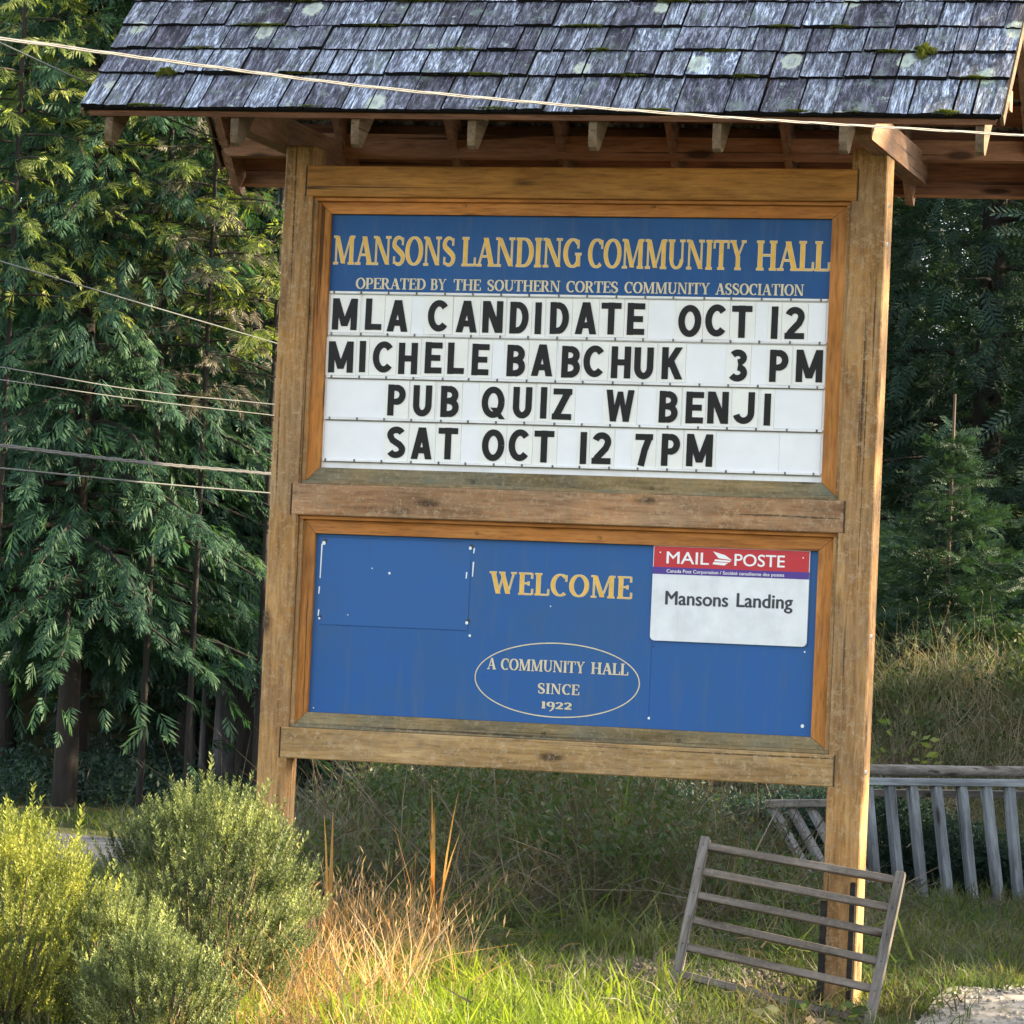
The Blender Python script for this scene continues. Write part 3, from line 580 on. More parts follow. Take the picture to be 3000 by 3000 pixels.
def add_poly_box(V, F, MI, x0, x1, y0, y1, z0, z1, mi):
    b = len(V); V += [(x0, y0, z0), (x1, y0, z0), (x1, y0, z1), (x0, y0, z1), (x0, y1, z0), (x1, y1, z0), (x1, y1, z1), (x0, y1, z1)]
    F += [(b, b + 1, b + 2, b + 3), (b, b + 4, b + 5, b + 1), (b + 1, b + 5, b + 6, b + 2), (b + 2, b + 6, b + 7, b + 3), (b + 3, b + 7, b + 4, b)]; MI += [mi] * 5
rr = random.Random(5)
for z0, z1, chars in ROWS:
    spans = []
    for ci, (c, x) in enumerate(chars):
        wd = LW[c]; cx_, cz_ = x, (z0 + z1) / 2
        xl = x - wd / 2 - 0.015; xr = x + wd / 2 + 0.015
        if ci: pc, px_ = chars[ci - 1]; xl = max(xl, (x - wd / 2 + px_ + LW[pc] / 2) / 2 + 0.0008)
        if ci + 1 < len(chars): pc, px_ = chars[ci + 1]; xr = min(xr, (x + wd / 2 + px_ - LW[pc] / 2) / 2 - 0.0008)
        dz = rr.uniform(-0.003, 0.003)
        V = []; F = []; MI = []
        y0 = 0.0705 - rr.uniform(0, 0.0010)
        add_poly_box(V, F, MI, xl - x, xr - x, y0, 0.0738, -0.088, 0.094, 0)
        h = z1 - z0; gv, FF = stroke_solids(block(c, wd / h), -wd / 2, -h / 2, h, h, y0 - 0.003, y0 - 0.0002)
        b = len(V); V += gv; F += [tuple(i + b for i in f) for f in FF]; MI += [1] * len(FF)
        o = mesh_obj('letter_tile', V, F, None, board, mats=[M['tile'], M['black']], midx=MI)
        o.location = Vector((cx_, 0, cz_ + dz)) - bl_ * 1.0; o.rotation_euler.y = rr.uniform(-0.008, 0.008)
        spans.append((xl, xr))
    # blank inserts fill the gaps
    edges = [(-1.21, -1.21)] + spans + [(1.205, 1.205)]
    for (a0, a1), (b0, b1) in zip(edges[:-1], edges[1:]):
        g0, g1 = a1, b0
        while g1 - g0 > 0.03:
            wdt = min(g1 - g0, rr.choice((0.10, 0.16, 0.30)))
            if g1 - g0 - wdt < 0.03: wdt = g1 - g0
            V = []; F = []; MI = []; add_poly_box(V, F, MI, 0.0008, wdt - 0.0008, 0.0722 - rr.uniform(0, .0008), 0.0738, -0.088, 0.094, 0)
            o = mesh_obj('blank_tile', V, F, M['blank'], board); o.location = Vector((g0, 0, (z0 + z1) / 2)) - bl_; g0 += wdt
# tracks
for z in (3.163, 2.963, 2.757, 2.557, 2.357):
    o = box('letter_track', -1.212, 1.212, 0.0615, 0.0735, z - 0.005, z + 0.005, M['white'], board, 0.001); o.location = Vector((0, 0.0675, z)) - bl_
    o = box('track_grime', -1.205, 1.205, 0.0622, 0.0735, z - 0.0085, z - 0.0055, M['rail'] if z > 2.8 else M['grime'], board, 0); o.location = Vector((0, 0.068, z - 0.007)) - bl_
    V = []; F = []; MI = []
    for k in range(18):
        x = -1.19 + k * 0.1395 + rr.uniform(-0.006, 0.006); add_poly_box(V, F, MI, x - 0.004, x + 0.004, 0.0585, 0.0615, z - 0.007, z + 0.007, 0)
    o = mesh_obj('track_clip', V, F, M['grime'], board); o.location = -bl_
# ---- mail plate
mx0, mx1, mz0, mz1, rr_ = 0.4385, 1.1795, 1.561, 2.003, 0.022
pts = [(mx0, mz1), (mx1, mz1)] + [(mx1 - rr_ + rr_ * math.cos(a), mz0 + rr_ + rr_ * math.sin(a)) for a in np.linspace(0, -math.pi / 2, 7)] + [(mx0 + rr_ + rr_ * math.cos(a), mz0 + rr_ + rr_ * math.sin(a)) for a in np.linspace(-math.pi / 2, -math.pi, 7)]
mail = prism('mail_plate', pts, 'y', 0.060, 0.0715, M['mailwhite'], sign)
mail['label'] = 'white post office plate with red and navy header band'
ml_ = mail.location
def mquad(name, poly, y, mat): return mesh_obj(name, [tuple(Vector((p[0], y, p[1])) - ml_) for p in poly], [tuple(range(len(poly)))], mat, mail)
mquad('red_band', [(mx0 + .003, 1.904), (mx1 - .003, 1.904), (mx1 - .003, 2.0005), (mx0 + .003, 2.0005)], 0.0594, M['red'])
mquad('navy_band', [(mx0, 1.871), (mx1, 1.871), (mx1, 1.904), (mx0, 1.904)], 0.0594, M['navy'])
sans('lettering', 'MAIL', 0.503, 0.704, 1.922, 1.977, 0.0588, M['purewhite'], mail, 0.012)
sans('lettering', 'POSTE', 0.826, 1.062, 1.922, 1.977, 0.0588, M['purewhite'], mail, 0.012)
sans('lettering', 'Canada Post Corporation / Soci\u00e9t\u00e9 canadienne des postes', 0.505, 1.062, 1.8795, 1.8945, 0.0588, M['purewhite'], mail, 0.01, base_cap=True)
sans('lettering', 'Mansons', 0.506, 0.802, 1.731, 1.793, 0.0588, M['greytext'], mail, 0.022, base_cap=True)
sans('lettering', 'Landing', 0.845, 1.106, 1.733, 1.795, 0.0588, M['greytext'], mail, 0.022, base_cap=True)
wx, wz = 0.722, 1.920
def wing(poly): mquad('wing_emblem', [(wx + p[0] * 0.092, wz + p[1] * 0.065) for p in poly], 0.0588, M['purewhite'])
wing([(0, 1), (0.62, 0.76), (1.0, 0.42), (0.30, 0.52)]); wing([(0.12, 0.44), (0.98, 0.38), (0.86, 0.26), (0.08, 0.30)])
wing([(0.05, 0.24), (0.80, 0.22), (0.62, 0.02), (0.0, 0.08)])
for x in (0.471, 1.148): 
    o = disc('screw', x, 1.972 - (0.002 if x > 1 else 0), 0.0035, M['screw'], mail, 0.0585)

# ------------------------------------------------------------------ roof
roof = box('ridge_board', -2.02, 2.02, 0.185, 0.215, 4.70, 4.80, M['raf'], sign, 0.002); 
roof.name = 'roof'
rl = roof.location.copy()
EY, EZ, RY = -0.75, 3.902, 0.20       # front eave of the shingle plane, ridge line
def P(x, s, n=0.0, side=1):           # point on the roof plane: x along ridge, s up the slope from the eave, n above the plane
    c = math.sqrt(0.5); y = EY + s * c - n * c; z = EZ + s * c + n * c
    if side < 0: y = 2 * RY - y
    return Vector((x, y, zt(x, z)))
SL = (RY - EY) * math.sqrt(2)
tails = [-2.078, -1.453, -0.866, -0.309, 0.259, 0.83, 1.401, 2.005]
def rafter(x, side, mat):
    c = math.sqrt(0.5); prof = []
    # profile in (s, n): square at the ridge, rounded at the tail
    d0, d1 = -0.045, -0.182
    base = [(SL - 0.02, d0), (0.035, d0), (0.0, d0 - 0.02), (-0.045, d0 - 0.066), (-0.062, d1 + 0.042), (-0.058, d1 + 0.020), (-0.040, d1 + 0.004), (-0.012, d1), (SL - 0.12, d1)]
    pts = [P(x, s, n, side) for s, n in base]
    o = prism('rafter', [(p.y, p.z) for p in pts], 'x', x - 0.019, x + 0.019, mat, roof); o.location = o.location - rl; return o
for i, x in enumerate(tails):
    rafter(x, 1, M['raf_weathered']); rafter(x, -1, M['raf'])
def slab(name, x0, x1, s0, s1, n0, n1, side, mat, parent=None, bev=0.0):
    V = [P(x, s, n, side) for x in (x0, x1) for s in (s0, s1) for n in (n0, n1)]
    F = [(0, 1, 3, 2), (4, 6, 7, 5), (0, 4, 5, 1), (2, 3, 7, 6), (0, 2, 6, 4), (1, 5, 7, 3)]
    c = sum(V, Vector()) / 8; o = mesh_obj(name, [v - c for v in V], F, mat, parent or roof); o.location = c - rl
    bm = bmesh.new(); bm.from_mesh(o.data); bmesh.ops.recalc_face_normals(bm, faces=bm.faces); bm.to_mesh(o.data); bm.free(); return o
for side in (1, -1):
    s = 0.005; k = 0
    while s < SL - 0.05:
        slab('sheathing_board', -2.17, 2.075, s, min(s + 0.125, SL - 0.01), -0.044, -0.024, side, M['sheath']); s += 0.165; k += 1
# shingles: every one its own piece
def shingle_variant(seed):
    q = random.Random(seed); n = 6; V = []; F = []
    L = 0.40; th = 0.014 + q.uniform(-0.002, 0.003)
    for i in range(n + 1):
        x = i / n - 0.5; j = q.uniform(-0.004, 0.004); dz = q.uniform(-0.0015, 0.0015)
        V += [(x, j, 0), (x, j, th + dz), (x, L, 0.003), (x, L, 0.0)]
    for i in range(n):
        a = 4 * i; b = a + 4
        F += [(a, b, b + 1, a + 1), (a + 1, b + 1, b + 2, a + 2), (a + 3, a + 2, b + 2, b + 3), (a, a + 3, b + 3, b)]
    F += [(0, 1, 2, 3), (4 * n, 4 * n + 3, 4 * n + 2, 4 * n + 1)]
    me = bpy.data.meshes.new('shingle'); me.from_pydata(V, [], F); me.update(); me.materials.append(M['shingle']); me.materials.append(M['edge_shade'])
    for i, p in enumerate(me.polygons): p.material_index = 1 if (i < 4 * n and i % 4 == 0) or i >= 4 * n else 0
    bm = bmesh.new(); bm.from_mesh(me); bmesh.ops.recalc_face_normals(bm, faces=bm.faces); bm.to_mesh(me); bm.free(); return me
SV = [shingle_variant(k) for k in range(7)]
rows = [0.0, 0.275, 0.468, 0.660, 0.862, 1.050, 1.235]
q = random.Random(21); rear = []
def roof_mat(side):
    u = Vector((0, math.sqrt(.5), math.sqrt(.5))); nn = Vector((0, -math.sqrt(.5), math.sqrt(.5))); xx = Vector((1, 0, TILT)).normalized()
    if side < 0: u.y *= -1; nn.y *= -1; xx = -xx
    return Matrix((xx, u, nn)).transposed()
for side in (1, -1):
    RM = roof_mat(side)
    for ri, s in enumerate(rows):
        x = -2.205
        while x < 2.10:
            wd = q.choice((0.09, 0.12, 0.135, 0.15, 0.17, 0.19, 0.23)) * q.uniform(0.92, 1.08)
            if x + wd > 2.04: wd = 2.11 - x
            gap = q.choice((0.003, 0.005, 0.008, 0.011)) + 0.001
            me = q.choice(SV); tilt = R(-1.9) + R(q.uniform(-0.5, 0.3))
            loc = P(x + wd / 2, s + q.uniform(-0.004, 0.004), 0.0 + q.uniform(0, 0.002), side)
            mt = RM @ Euler((tilt, 0, q.uniform(-0.008, 0.008))).to_matrix()
            if ri == len(rows) - 1: sy = 0.3
            else: sy = 1
            full = Matrix.Translation(loc - (Vector((0, 0, 0)) if side < 0 else rl)) @ mt.to_4x4() @ Matrix.Diagonal((wd - gap, sy, q.uniform(0.9, 1.5), 1))
            if side > 0:
                o = bpy.data.objects.new('shingle', me); COL.objects.link(o); o.parent = roof; o.matrix_basis = full
            else:
                rear.append((me, full))
            x += wd
V = []; F = []
for me, mt in rear:
    b = len(V); V += [mt @ v.co for v in me.vertices]; F += [tuple(i + b for i in p.vertices) for p in me.polygons]
o = mesh_obj('rear_shingles', [v - rl for v in V], F, M['shingle'], roof); o['kind'] = 'stuff'
# second, underlying starter layer at the eave and a thin rake strip on each gable end
for side in (1, -1):
    slab('starter_course', -2.19, 2.095, 0.006, 0.22, -0.014, -0.0045, side, M['edge_shade'])
    slab('rake_strip', 2.0965, 2.112, 0.0, SL, -0.045, 0.004, side, M['raf_weathered'])
    slab('rake_strip', -2.205, -2.1915, 0.0, SL, -0.045, -0.004, side, M['raf_weathered'])
    slab('ridge_cap', -2.2, 2.11, SL - 0.09, SL + 0.02, 0.03, 0.045, side, M['shingle'])
slab('eave_strip', -2.17, 2.05, 0.012, 0.05, -0.040, -0.0165, 1, M['plate'])
slab('rear_fascia', -2.14, 2.05, -0.028, -0.010, -0.135, -0.020, -1, M['plate'])
# moss cushions on the shingles
def cushion(x, s, rx, ry, rz, seed, name='moss_clump'):
    g = np.random.default_rng(seed); n = 520; V = []; F = []
    a = g.uniform(0, 2 * math.pi, n); r = np.sqrt(g.uniform(0, 1, n))
    for k in range(n):
        u, v = r[k] * math.cos(a[k]) * rx, r[k] * math.sin(a[k]) * ry; u *= 0.75 + 0.35 * math.sin(a[k] * 3 + seed); v *= 0.8 + 0.4 * math.sin(a[k] * 4 + seed * 2); hh = rz * math.sqrt(max(0, 1 - r[k] ** 2)) * g.uniform(0.3, 1.1) + 0.003
        p = P(x + u, s + v, 0.012, 1); tip = P(x + u + g.uniform(-.008, .008), s + v + g.uniform(-.012, .004), 0.012 + hh, 1)
        w_ = 0.0035; b = len(V); V += [p + Vector((-w_, 0, 0)), p + Vector((w_, 0, 0)), tip + Vector((w_ * .5, 0, 0)), tip + Vector((-w_ * .5, 0, 0))]; F.append((b, b + 1, b + 2, b + 3))
    c = P(x, s, 0, 1); o = mesh_obj(name, [v - c for v in V], F, M['moss'], roof); o.location = c - rl; o['kind'] = 'stuff'
cushion(1.70, 0.47, 0.060, 0.050, 0.035, 1); cushion(-1.86, 0.275, 0.055, 0.035, 0.022, 2); cushion(1.86, 0.015, 0.07, 0.018, 0.015, 3)
for k, (x, s, rx) in enumerate(((-1.2, .275, .10), (-.5, .47, .14), (.35, .275, .12), (.9, .275, .10), (.1, .66, .12), (-1.5, .66, .15), (-.2, .01, .2), (1.2, .01, .10), (1.3, .66, .06), (-1.75, .47, .12), (0.55, 0.01, 0.1), (-.9, .66, .16), (-1.9, .01, .12), (.75, .47, .10), (1.55, .47, .08), (-.35, .275, .2), (.2, .47, .07), (-1.1, .01, .16), (1.0, .66, .09), (-.75, .862, .2), (.5, .862, .12), (1.95, .275, .07), (-1.35, .862, .1), (1.45, 0.01, .06))):
    cushion(x, s + 0.004, rx, 0.008, 0.009, 20 + k)
# arms across the post tops and the two plates they carry
for xa, xb in ((-1.535, -1.4475), (1.402, 1.490)):
    z0 = zt(xa, 3.838)
    prism('roof_arm', [(-0.50, z0 + .145), (-0.50, z0 + .02), (-0.48, z0), (0.985, z0), (1.02, z0 + .03), (1.02, z0 + .145)], 'x', xa, xb, M['raf'], sign)
pp = [(-2.085, 3.952), (-2.085, 4.03), (-2.07, 4.05), (2.09, 4.034 - .016), (2.09, 3.925 - .0), (-2.06, 3.93)]
prism('roof_plate', pp, 'y', 0.84, 0.93, M['plate'], sign)
prism('roof_plate', [(a, b + 0.045) for a, b in pp], 'y', -0.43, -0.35, M['plate'], sign)

# ------------------------------------------------------------------ pallet-like rack leaning on the right post
def lerp(a, b, t): return Vector(a) * (1 - t) + Vector(b) * t
rack = empty('slatted_frame', 'small grey wooden slatted frame leaning askew against the foot of the right post', 'wooden frame', (1.2, -0.4, -0.05))
def rel(v, o): return Vector(v) - o.location
TL, BL = Vector((0.775, -0.075, 0.660)), Vector((0.735, -0.435, -0.030))
TR, BR = Vector((1.680, -0.075, 0.545)), Vector((1.610, -0.445, -0.20))
nrm = (TR - TL).cross(BL - TL).normalized()
bar('leg', rel(lerp(TL, BL, -0.01), rack), rel(BL, rack), 0.042, 0.040, M['pal_z'], rack, up=nrm)
bar('leg', rel(lerp(TR, BR, -0.02), rack), rel(BR, rack), 0.046, 0.040, M['pal_z'], rack, up=nrm)
for i, (tl, tr) in enumerate(((0.045, 0.030), (0.205, 0.190), (0.360, 0.345), (0.515, 0.505), (0.690, 0.665), (0.860, 0.850))):
    off = nrm * (0.002 if i % 2 else -0.002)
    a = lerp(TL, BL, tl) + off; b = lerp(TR, BR, tr) + off; d = (b - a).normalized()
    bar('slat', rel(a + d * 0.019, rack), rel(b - d * 0.021, rack), 0.022 if i else 0.026, 0.036, M['pal_x'], rack, up=(b - a).cross(nrm), axis='x')

for A_, B_, off_ in ((TL, BL, 0.0), (TR, BR, 0.0)):
    for tq in (0.045, 0.20, 0.355, 0.51, 0.68, 0.855):
        c = lerp(A_, B_, tq) - nrm * 0.0205 * (1 if nrm.y > 0 else -1)
        v, f = tube_np([c, c - nrm * 0.002 * (1 if nrm.y > 0 else -1)], [0.0035, 0.003], 6); np_mesh('nail', v - np.array(rack.location), f, M['steel'], rack)
# ------------------------------------------------------------------ silvered rail rack on the bank, right
def W(p, r): return Vector(p) - r.location
rk = empty('railing', 'silvery grey wooden railing with upright slats and a log top beyond the right post', 'railing', (0.7, 7.55, 0.0))
dx = Vector((0.961, 0.272, 0.033)).normalized(); fwd = Vector((-0.275, 0.961, 0))
v, f = tube_np([W((0.10, 7.40, 0.815), rk) + dx * t for t in (0.06, 0.3, 0.7, 1.2, 1.8, 2.6)], [0.036, 0.038, 0.034, 0.037, 0.034, 0.036], 10)
np_mesh('log', v, f, M['grey_x'], rk)
a = Vector((0.10, 7.375, 0.740)); bar('rail', W(a, rk), W(a + dx * 2.6, rk), 0.10, 0.048, M['blue_x'], rk, axis='x')
a = Vector((0.02, 7.60, 0.655)); bar('rail', W(a, rk), W(a + dx * 2.7, rk), 0.09, 0.05, M['grey_x'], rk, axis='x')
SLT = [((0.169, 7.395, 0.711), (0.26, 7.44, -0.06)), ((0.311, 7.435, 0.718), (0.406, 7.47, -0.02)), ((0.453, 7.476, 0.725), (0.556, 7.51, -0.05)), ((0.607, 7.519, 0.732), (0.716, 7.55, -0.03)), ((0.767, 7.565, 0.739), (0.871, 7.60, -0.04)), ((0.922, 7.609, 0.746), (1.038, 7.64, -0.04)), ((1.07, 7.651, 0.753), (1.165, 7.68, -0.05))]
for k in range(5): SLT.append(((1.222 + .152 * k, 7.694 + .043 * k, .757 + .005 * k), (1.32 + .152 * k, 7.72 + .043 * k, -.05)))
for a, b in SLT: bar('slat', W(a, rk), W(b, rk), 0.050, 0.085, M['blue_z'], rk, up=(-0.6, 0.8, 0.1))
fl = empty('railing', 'short collapsed grey railing section sliding down the bank left of the right post', 'railing', (-0.2, 7.3, 0.3))
bar('rail', W((-0.47, 7.20, 0.565), fl), W((0.12, 7.36, 0.60), fl), 0.09, 0.05, M['grey_x'], fl, axis='x')
for a, b in (((-0.43, 7.23, 0.545), (-0.10, 7.05, 0.08)), ((-0.31, 7.26, 0.55), (0.02, 7.08, 0.08)), ((-0.185, 7.30, 0.555), (0.14, 7.11, 0.08)), ((-0.07, 7.33, 0.565), (0.26, 7.14, 0.08))):
    bar('slat', W(a, fl), W(b, fl), 0.045, 0.06, M['grey_z'], fl, up=(0.3, 0.9, 0.3))

# ------------------------------------------------------------------ overhead cables
def cable(name, label, pts, r, mat, strands=1, n=60, twist=7.0):
    pts = [Vector(p) for p in pts]; L = [0]
    for a, b in zip(pts[:-1], pts[1:]): L.append(L[-1] + (b - a).length)
    P_ = []
    for i in range(n + 1):
        s = L[-1] * i / n
        for k in range(len(pts) - 1):
            if s <= L[k + 1] + 1e-6: break
        p0, p1, p2, p3 = pts[max(k - 1, 0)], pts[k], pts[k + 1], pts[min(k + 2, len(pts) - 1)]
        t = (s - L[k]) / (L[k + 1] - L[k])
        P_.append(0.5 * ((2 * p1) + (p2 - p0) * t + (2 * p0 - 5 * p1 + 4 * p2 - p3) * t * t + (3 * p1 - p0 - 3 * p2 + p3) * t ** 3))
    P_ = np.array([tuple(p) for p in P_]); parts = []
    for st in range(strands):
        if strands == 1: q_ = P_
        else:
            ss = np.linspace(0, L[-1], n + 1); ph = 2 * math.pi * (ss * twist / 3 + st / strands)
            q_ = P_ + np.stack([np.cos(ph) * r * 0.9 * 0, np.cos(ph) * r * 1.05, np.sin(ph) * r * 1.05], 1)
        parts.append(tube_np(q_, [r] * len(q_), 6))
    v, f = merge(parts); c = np.array(pts[0]); o = np_mesh(name, v - c, f, mat); o.location = c
    o.data.polygons.foreach_set('use_smooth', [True] * len(f)); tag(o, label, 'cable', 'overhead cables'); return o
c_ = Vector((0.512, -7.695, 3.007)); d_ = Vector((0.695, -6.814, 3.09)) - c_
e_ = Vector((2.38, -1.983, 3.622)); g_ = e_ - Vector((1.5, -3.89, 3.402))
cable('service_cable', 'thick twisted pale cable crossing in front of the shingled roof', [c_ - d_ * 2.5, c_, (0.695, -6.814, 3.09), (0.965, -5.596, 3.211), (1.5, -3.89, 3.402), e_, e_ + g_ * 2.2], 0.0029, M['cable'], 3, 420, 3.2)
a0 = Vector((-2.427, -1.193, 4.15)); a1 = Vector((-2.09, 0.88, 4.00))
cable('guy_wire', 'single pale wire running from the upper left down to the roof plate end', [a0 - (a1 - a0) * 0.3, a0, a0.lerp(a1, .5) - Vector((0, 0, .01)), a1], 0.0042, M['wire'])
def ext(pts, back, fw):
    p = [Vector(q) for q in pts]; return [p[0] - (p[1] - p[0]) * back] + p + [p[-1] + (p[-1] - p[-2]) * fw]
cable('phone_wire', 'highest thin wire sloping down behind the left post', ext([(-4.209, 2.901, 3.606), (-4.158, 4.477, 3.584), (-4.371, 8.058, 3.627)], 2, 1.2), 0.0050, M['wire'])
cable('phone_wire', 'upper wire of the close pair behind the left post', ext([(-4.6, 3.852, 3.069), (-4.51, 5.958, 3.101), (-4.538, 8.548, 3.219)], 2, 2.0), 0.0042, M['wire'])
cable('phone_wire', 'lower wire of the close pair behind the left post', ext([(-4.598, 3.856, 2.993), (-4.57, 6.0, 3.047), (-4.545, 8.549, 3.139)], 2, 2.0), 0.0042, M['wire'])
cable('service_cable', 'thick bundled cable passing low behind the left post', ext([(-3.764, 2.034, 2.491), (-3.983, 4.57, 2.559), (-4.385, 8.093, 2.689)], 2, 1.5), 0.0062, M['cable'], 3, 260, 3)
cable('phone_wire', 'lowest thin wire beneath the thick bundled cable', ext([(-4.17, 2.962, 2.413), (-4.36, 5.8, 2.487), (-4.539, 8.574, 2.572)], 2, 1.5), 0.0060, M['wire'])

# ------------------------------------------------------------------ foliage toolkit
def rot_from(xd, up, roll=None):
    """batch of frames: x along xd, z near up"""
    x = xd / (np.linalg.norm(xd, axis=1, keepdims=True) + 1e-9); y = np.cross(up, x); y /= (np.linalg.norm(y, axis=1, keepdims=True) + 1e-9); z = np.cross(x, y)
    return np.stack([x, y, z], 2)
def inst(TV, TF, Rm, sc, off):
    m_ = len(off); V = np.einsum('mij,nj->mni', Rm * sc[:, None, None], TV) + off[:, None, :]
    F = TF[None] + (np.arange(m_) * len(TV))[:, None, None]
    return V.reshape(-1, 3), F.reshape(-1, 4)
def leaf(base, d, side, ln, wd):
    base, d, side = map(np.array, (base, d, side)); return [base, base + d * ln * 0.45 + side * wd / 2, base + d * ln, base + d * ln * 0.45 - side * wd / 2]
def tpl(leaves):
    V = np.array([p for l in leaves for p in l], float); F = np.arange(len(V)).reshape(-1, 4); return V, F
def nz_(v): v = np.array(v, float); return v / np.linalg.norm(v)
def cedar_spray(seed=1):
    ls = []; g = random.Random(seed)
    for i in range(6):
        t = 0.05 + i / 6.5 + g.uniform(-.03, .03); c = np.array((t, 0.06 * math.sin(t * 4 + seed), -0.34 * t * t))
        for s in (1, -1):
            ln = (0.46 * (1 - t) ** 0.7 + 0.12) * g.uniform(.75, 1.2); d = nz_((0.80, s * g.uniform(.45, .75), -0.30 - 0.3 * t + g.uniform(-.2, .2))); ls.append(leaf(c, d, nz_((0.6, -s * 0.8, 0.1)), ln, 0.080))
    ls.append(leaf((0.80, 0, -0.2), nz_((1, 0, -.8)), (0, 1, 0), 0.34, 0.09)); ls.append(leaf((0, 0, 0), nz_((1, 0, -.15)), (0, 1, 0), 0.9, 0.03)); return tpl(ls)
def fir_twig():
    ls = []; g = random.Random(3)
    for i in range(8):
        t = i / 8
        for s in (1, -1): ls.append(leaf((t, 0, 0), nz_((0.65, s * 0.75, g.uniform(-.1, .35))), nz_((0.7, -s * .6, .2)), 0.26, 0.07))
        if i % 2: ls.append(leaf((t, 0, 0), nz_((0.6, g.uniform(-.3, .3), 0.7)), (0, 1, 0), 0.17, 0.045))
    ls.append(leaf((0, 0, 0), (1, 0, 0), (0, 1, 0), 1.12, 0.04)); return tpl(ls)
def leaf_clump(k=16, ln=0.35, wd=0.2, seed=4):
    g = np.random.default_rng(seed); ls = []
    for i in range(k):
        b = g.normal(size=3) * 0.33; d = nz_(g.normal(size=3) + (0.3, 0, -.2)); s = nz_(np.cross(d, g.normal(size=3))); ls.append(leaf(b, d, s, ln, wd))
    return tpl(ls)
def shoot(seed=1, n=24, lw=0.030, ll=0.17):
    g = random.Random(seed); ls = []
    for i in range(n):
        t = 0.12 + 0.88 * i / n; a = i * 2.4; up = 0.75 + 0.6 * t
        d = nz_((up, math.cos(a), math.sin(a))); s = nz_(np.cross(d, (1, 0.1, 0))); ls.append(leaf((t * 0.95, 0, 0), d, s, ll * (1.15 - 0.5 * t), lw))
    ls.append(leaf((0, 0, 0), (1, 0, 0), (0, 1, 0), 1.0, 0.02)); ls.append(leaf((0, 0, 0), (1, 0, 0), (0, 0, 1), 1.0, 0.02)); return tpl(ls)
T_CEDAR, T_FIR, T_CLUMP = cedar_spray(), fir_twig(), leaf_clump()
T_SHOOT = [shoot(1, 28, 0.050, 0.145), shoot(2, 26, 0.056, 0.155)]
UP = np.array((0, 0, 1.0))
def cedar_crown(seed, Hh=11.0, Rm=2.6, z0=1.3, nb=105, sp=0.28, step=0.085, droop=0.55, tp=None, up_in=False, flat=0.25, wr=1.0):
    g = np.random.default_rng(seed); offs = []; dirs = []; ups = []; scs = []; wood_ = []
    for b in range(nb):
        u = b / nb; z = z0 + (Hh - z0) * (u ** 1.15) + (g.normal() * 0.07 if up_in else 0); az = b * 2.399 + g.uniform(-.3, .3)
        L = Rm * max(0.12, max(0.0, 1 - (z / Hh)) ** 0.75) * g.uniform(0.75, 1.1)
        if z < z0 + 1.0: L *= 0.85
        d = np.array((math.cos(az), math.sin(az), 0)); n = max(4, int(L / step)); s = np.linspace(0.06, 1, n)
        zz = z + (0.12 * s - droop * s ** 2 + 0.30 * droop * s ** 3) * L if not up_in else z + (0.32 * s - 0.14 * s ** 2) * L
        pts = d[None] * (s * L)[:, None]; pts[:, 2] = zz; side = np.array((-d[1], d[0], 0))
        pts += side[None] * (0.10 * L * np.sin(s * 3 + g.uniform(0, 6)))[:, None] * s[:, None]
        wood_.append(tube_np(pts[::max(1, n // 6)], np.linspace((0.012 + 0.010 * L) * wr, 0.004 * wr, len(pts[::max(1, n // 6)])), 4))
        for k in range(n):
            if s[k] < 0.22 and g.random() < 0.6: continue
            for sg in (1, -1):
                wdir = d * (0.55 + 0.25 * s[k]) + side * sg * (0.85 - 0.25 * s[k]) + UP * (g.uniform(-0.65, 0.0) if not up_in else g.uniform(-0.1, 0.35)) + g.normal(size=3) * 0.16
                offs.append(pts[k] + g.normal(size=3) * 0.03); dirs.append(wdir); ups.append(UP + g.normal(size=3) * flat + d * 0.35)
                scs.append(sp * g.uniform(0.7, 1.35) * (1.1 - 0.35 * s[k]))
        offs.append(pts[-1]); dirs.append(d + UP * (-0.5 if not up_in else 0.1)); ups.append(UP + d * .3); scs.append(sp * 1.2)
    tp = tp or T_CEDAR; V, F = inst(*tp, rot_from(np.array(dirs), np.array(ups)), np.array(scs), np.array(offs))
    return (V, F), merge(wood_)
def make_tree(name, label, cat, group, crown, woods, loc, Hh, r0, mat, bmat, lean=(0, 0)):
    root = empty(name, label, cat, loc, group)
    tp = [(lean[0] * t * t, lean[1] * t * t, -0.25 + (Hh + 0.2) * t) for t in np.linspace(0, 1, 9)]
    v, f = tube_np(tp, [r0 * (1.25 if t == 0 else 1) * (1 - 0.93 * t) + 0.012 for t in np.linspace(0, 1, 9)], 12)
    o = np_mesh('trunk', v, f, bmat, root); o.data.polygons.foreach_set('use_smooth', [True] * len(f))
    bo = np_mesh('branches', woods[0], woods[1], bmat, root); bo['kind'] = 'stuff'; np_mesh('crown', crown[0], crown[1], mat, root); return root
def copy_tree(o, loc, rz, sc, label, group=None, mat=None):
    c = o.copy(); COL.objects.link(c); c.location = loc; c.rotation_euler = (0, 0, rz); c.scale = (sc, sc, sc); c['label'] = label
    if group: c['group'] = group
    for ch in list(o.children):
        k = ch.copy(); COL.objects.link(k); k.parent = c
    return c
def gpos(D, L): x, y = world_xy(D, L); return (x, y, H(x, y))

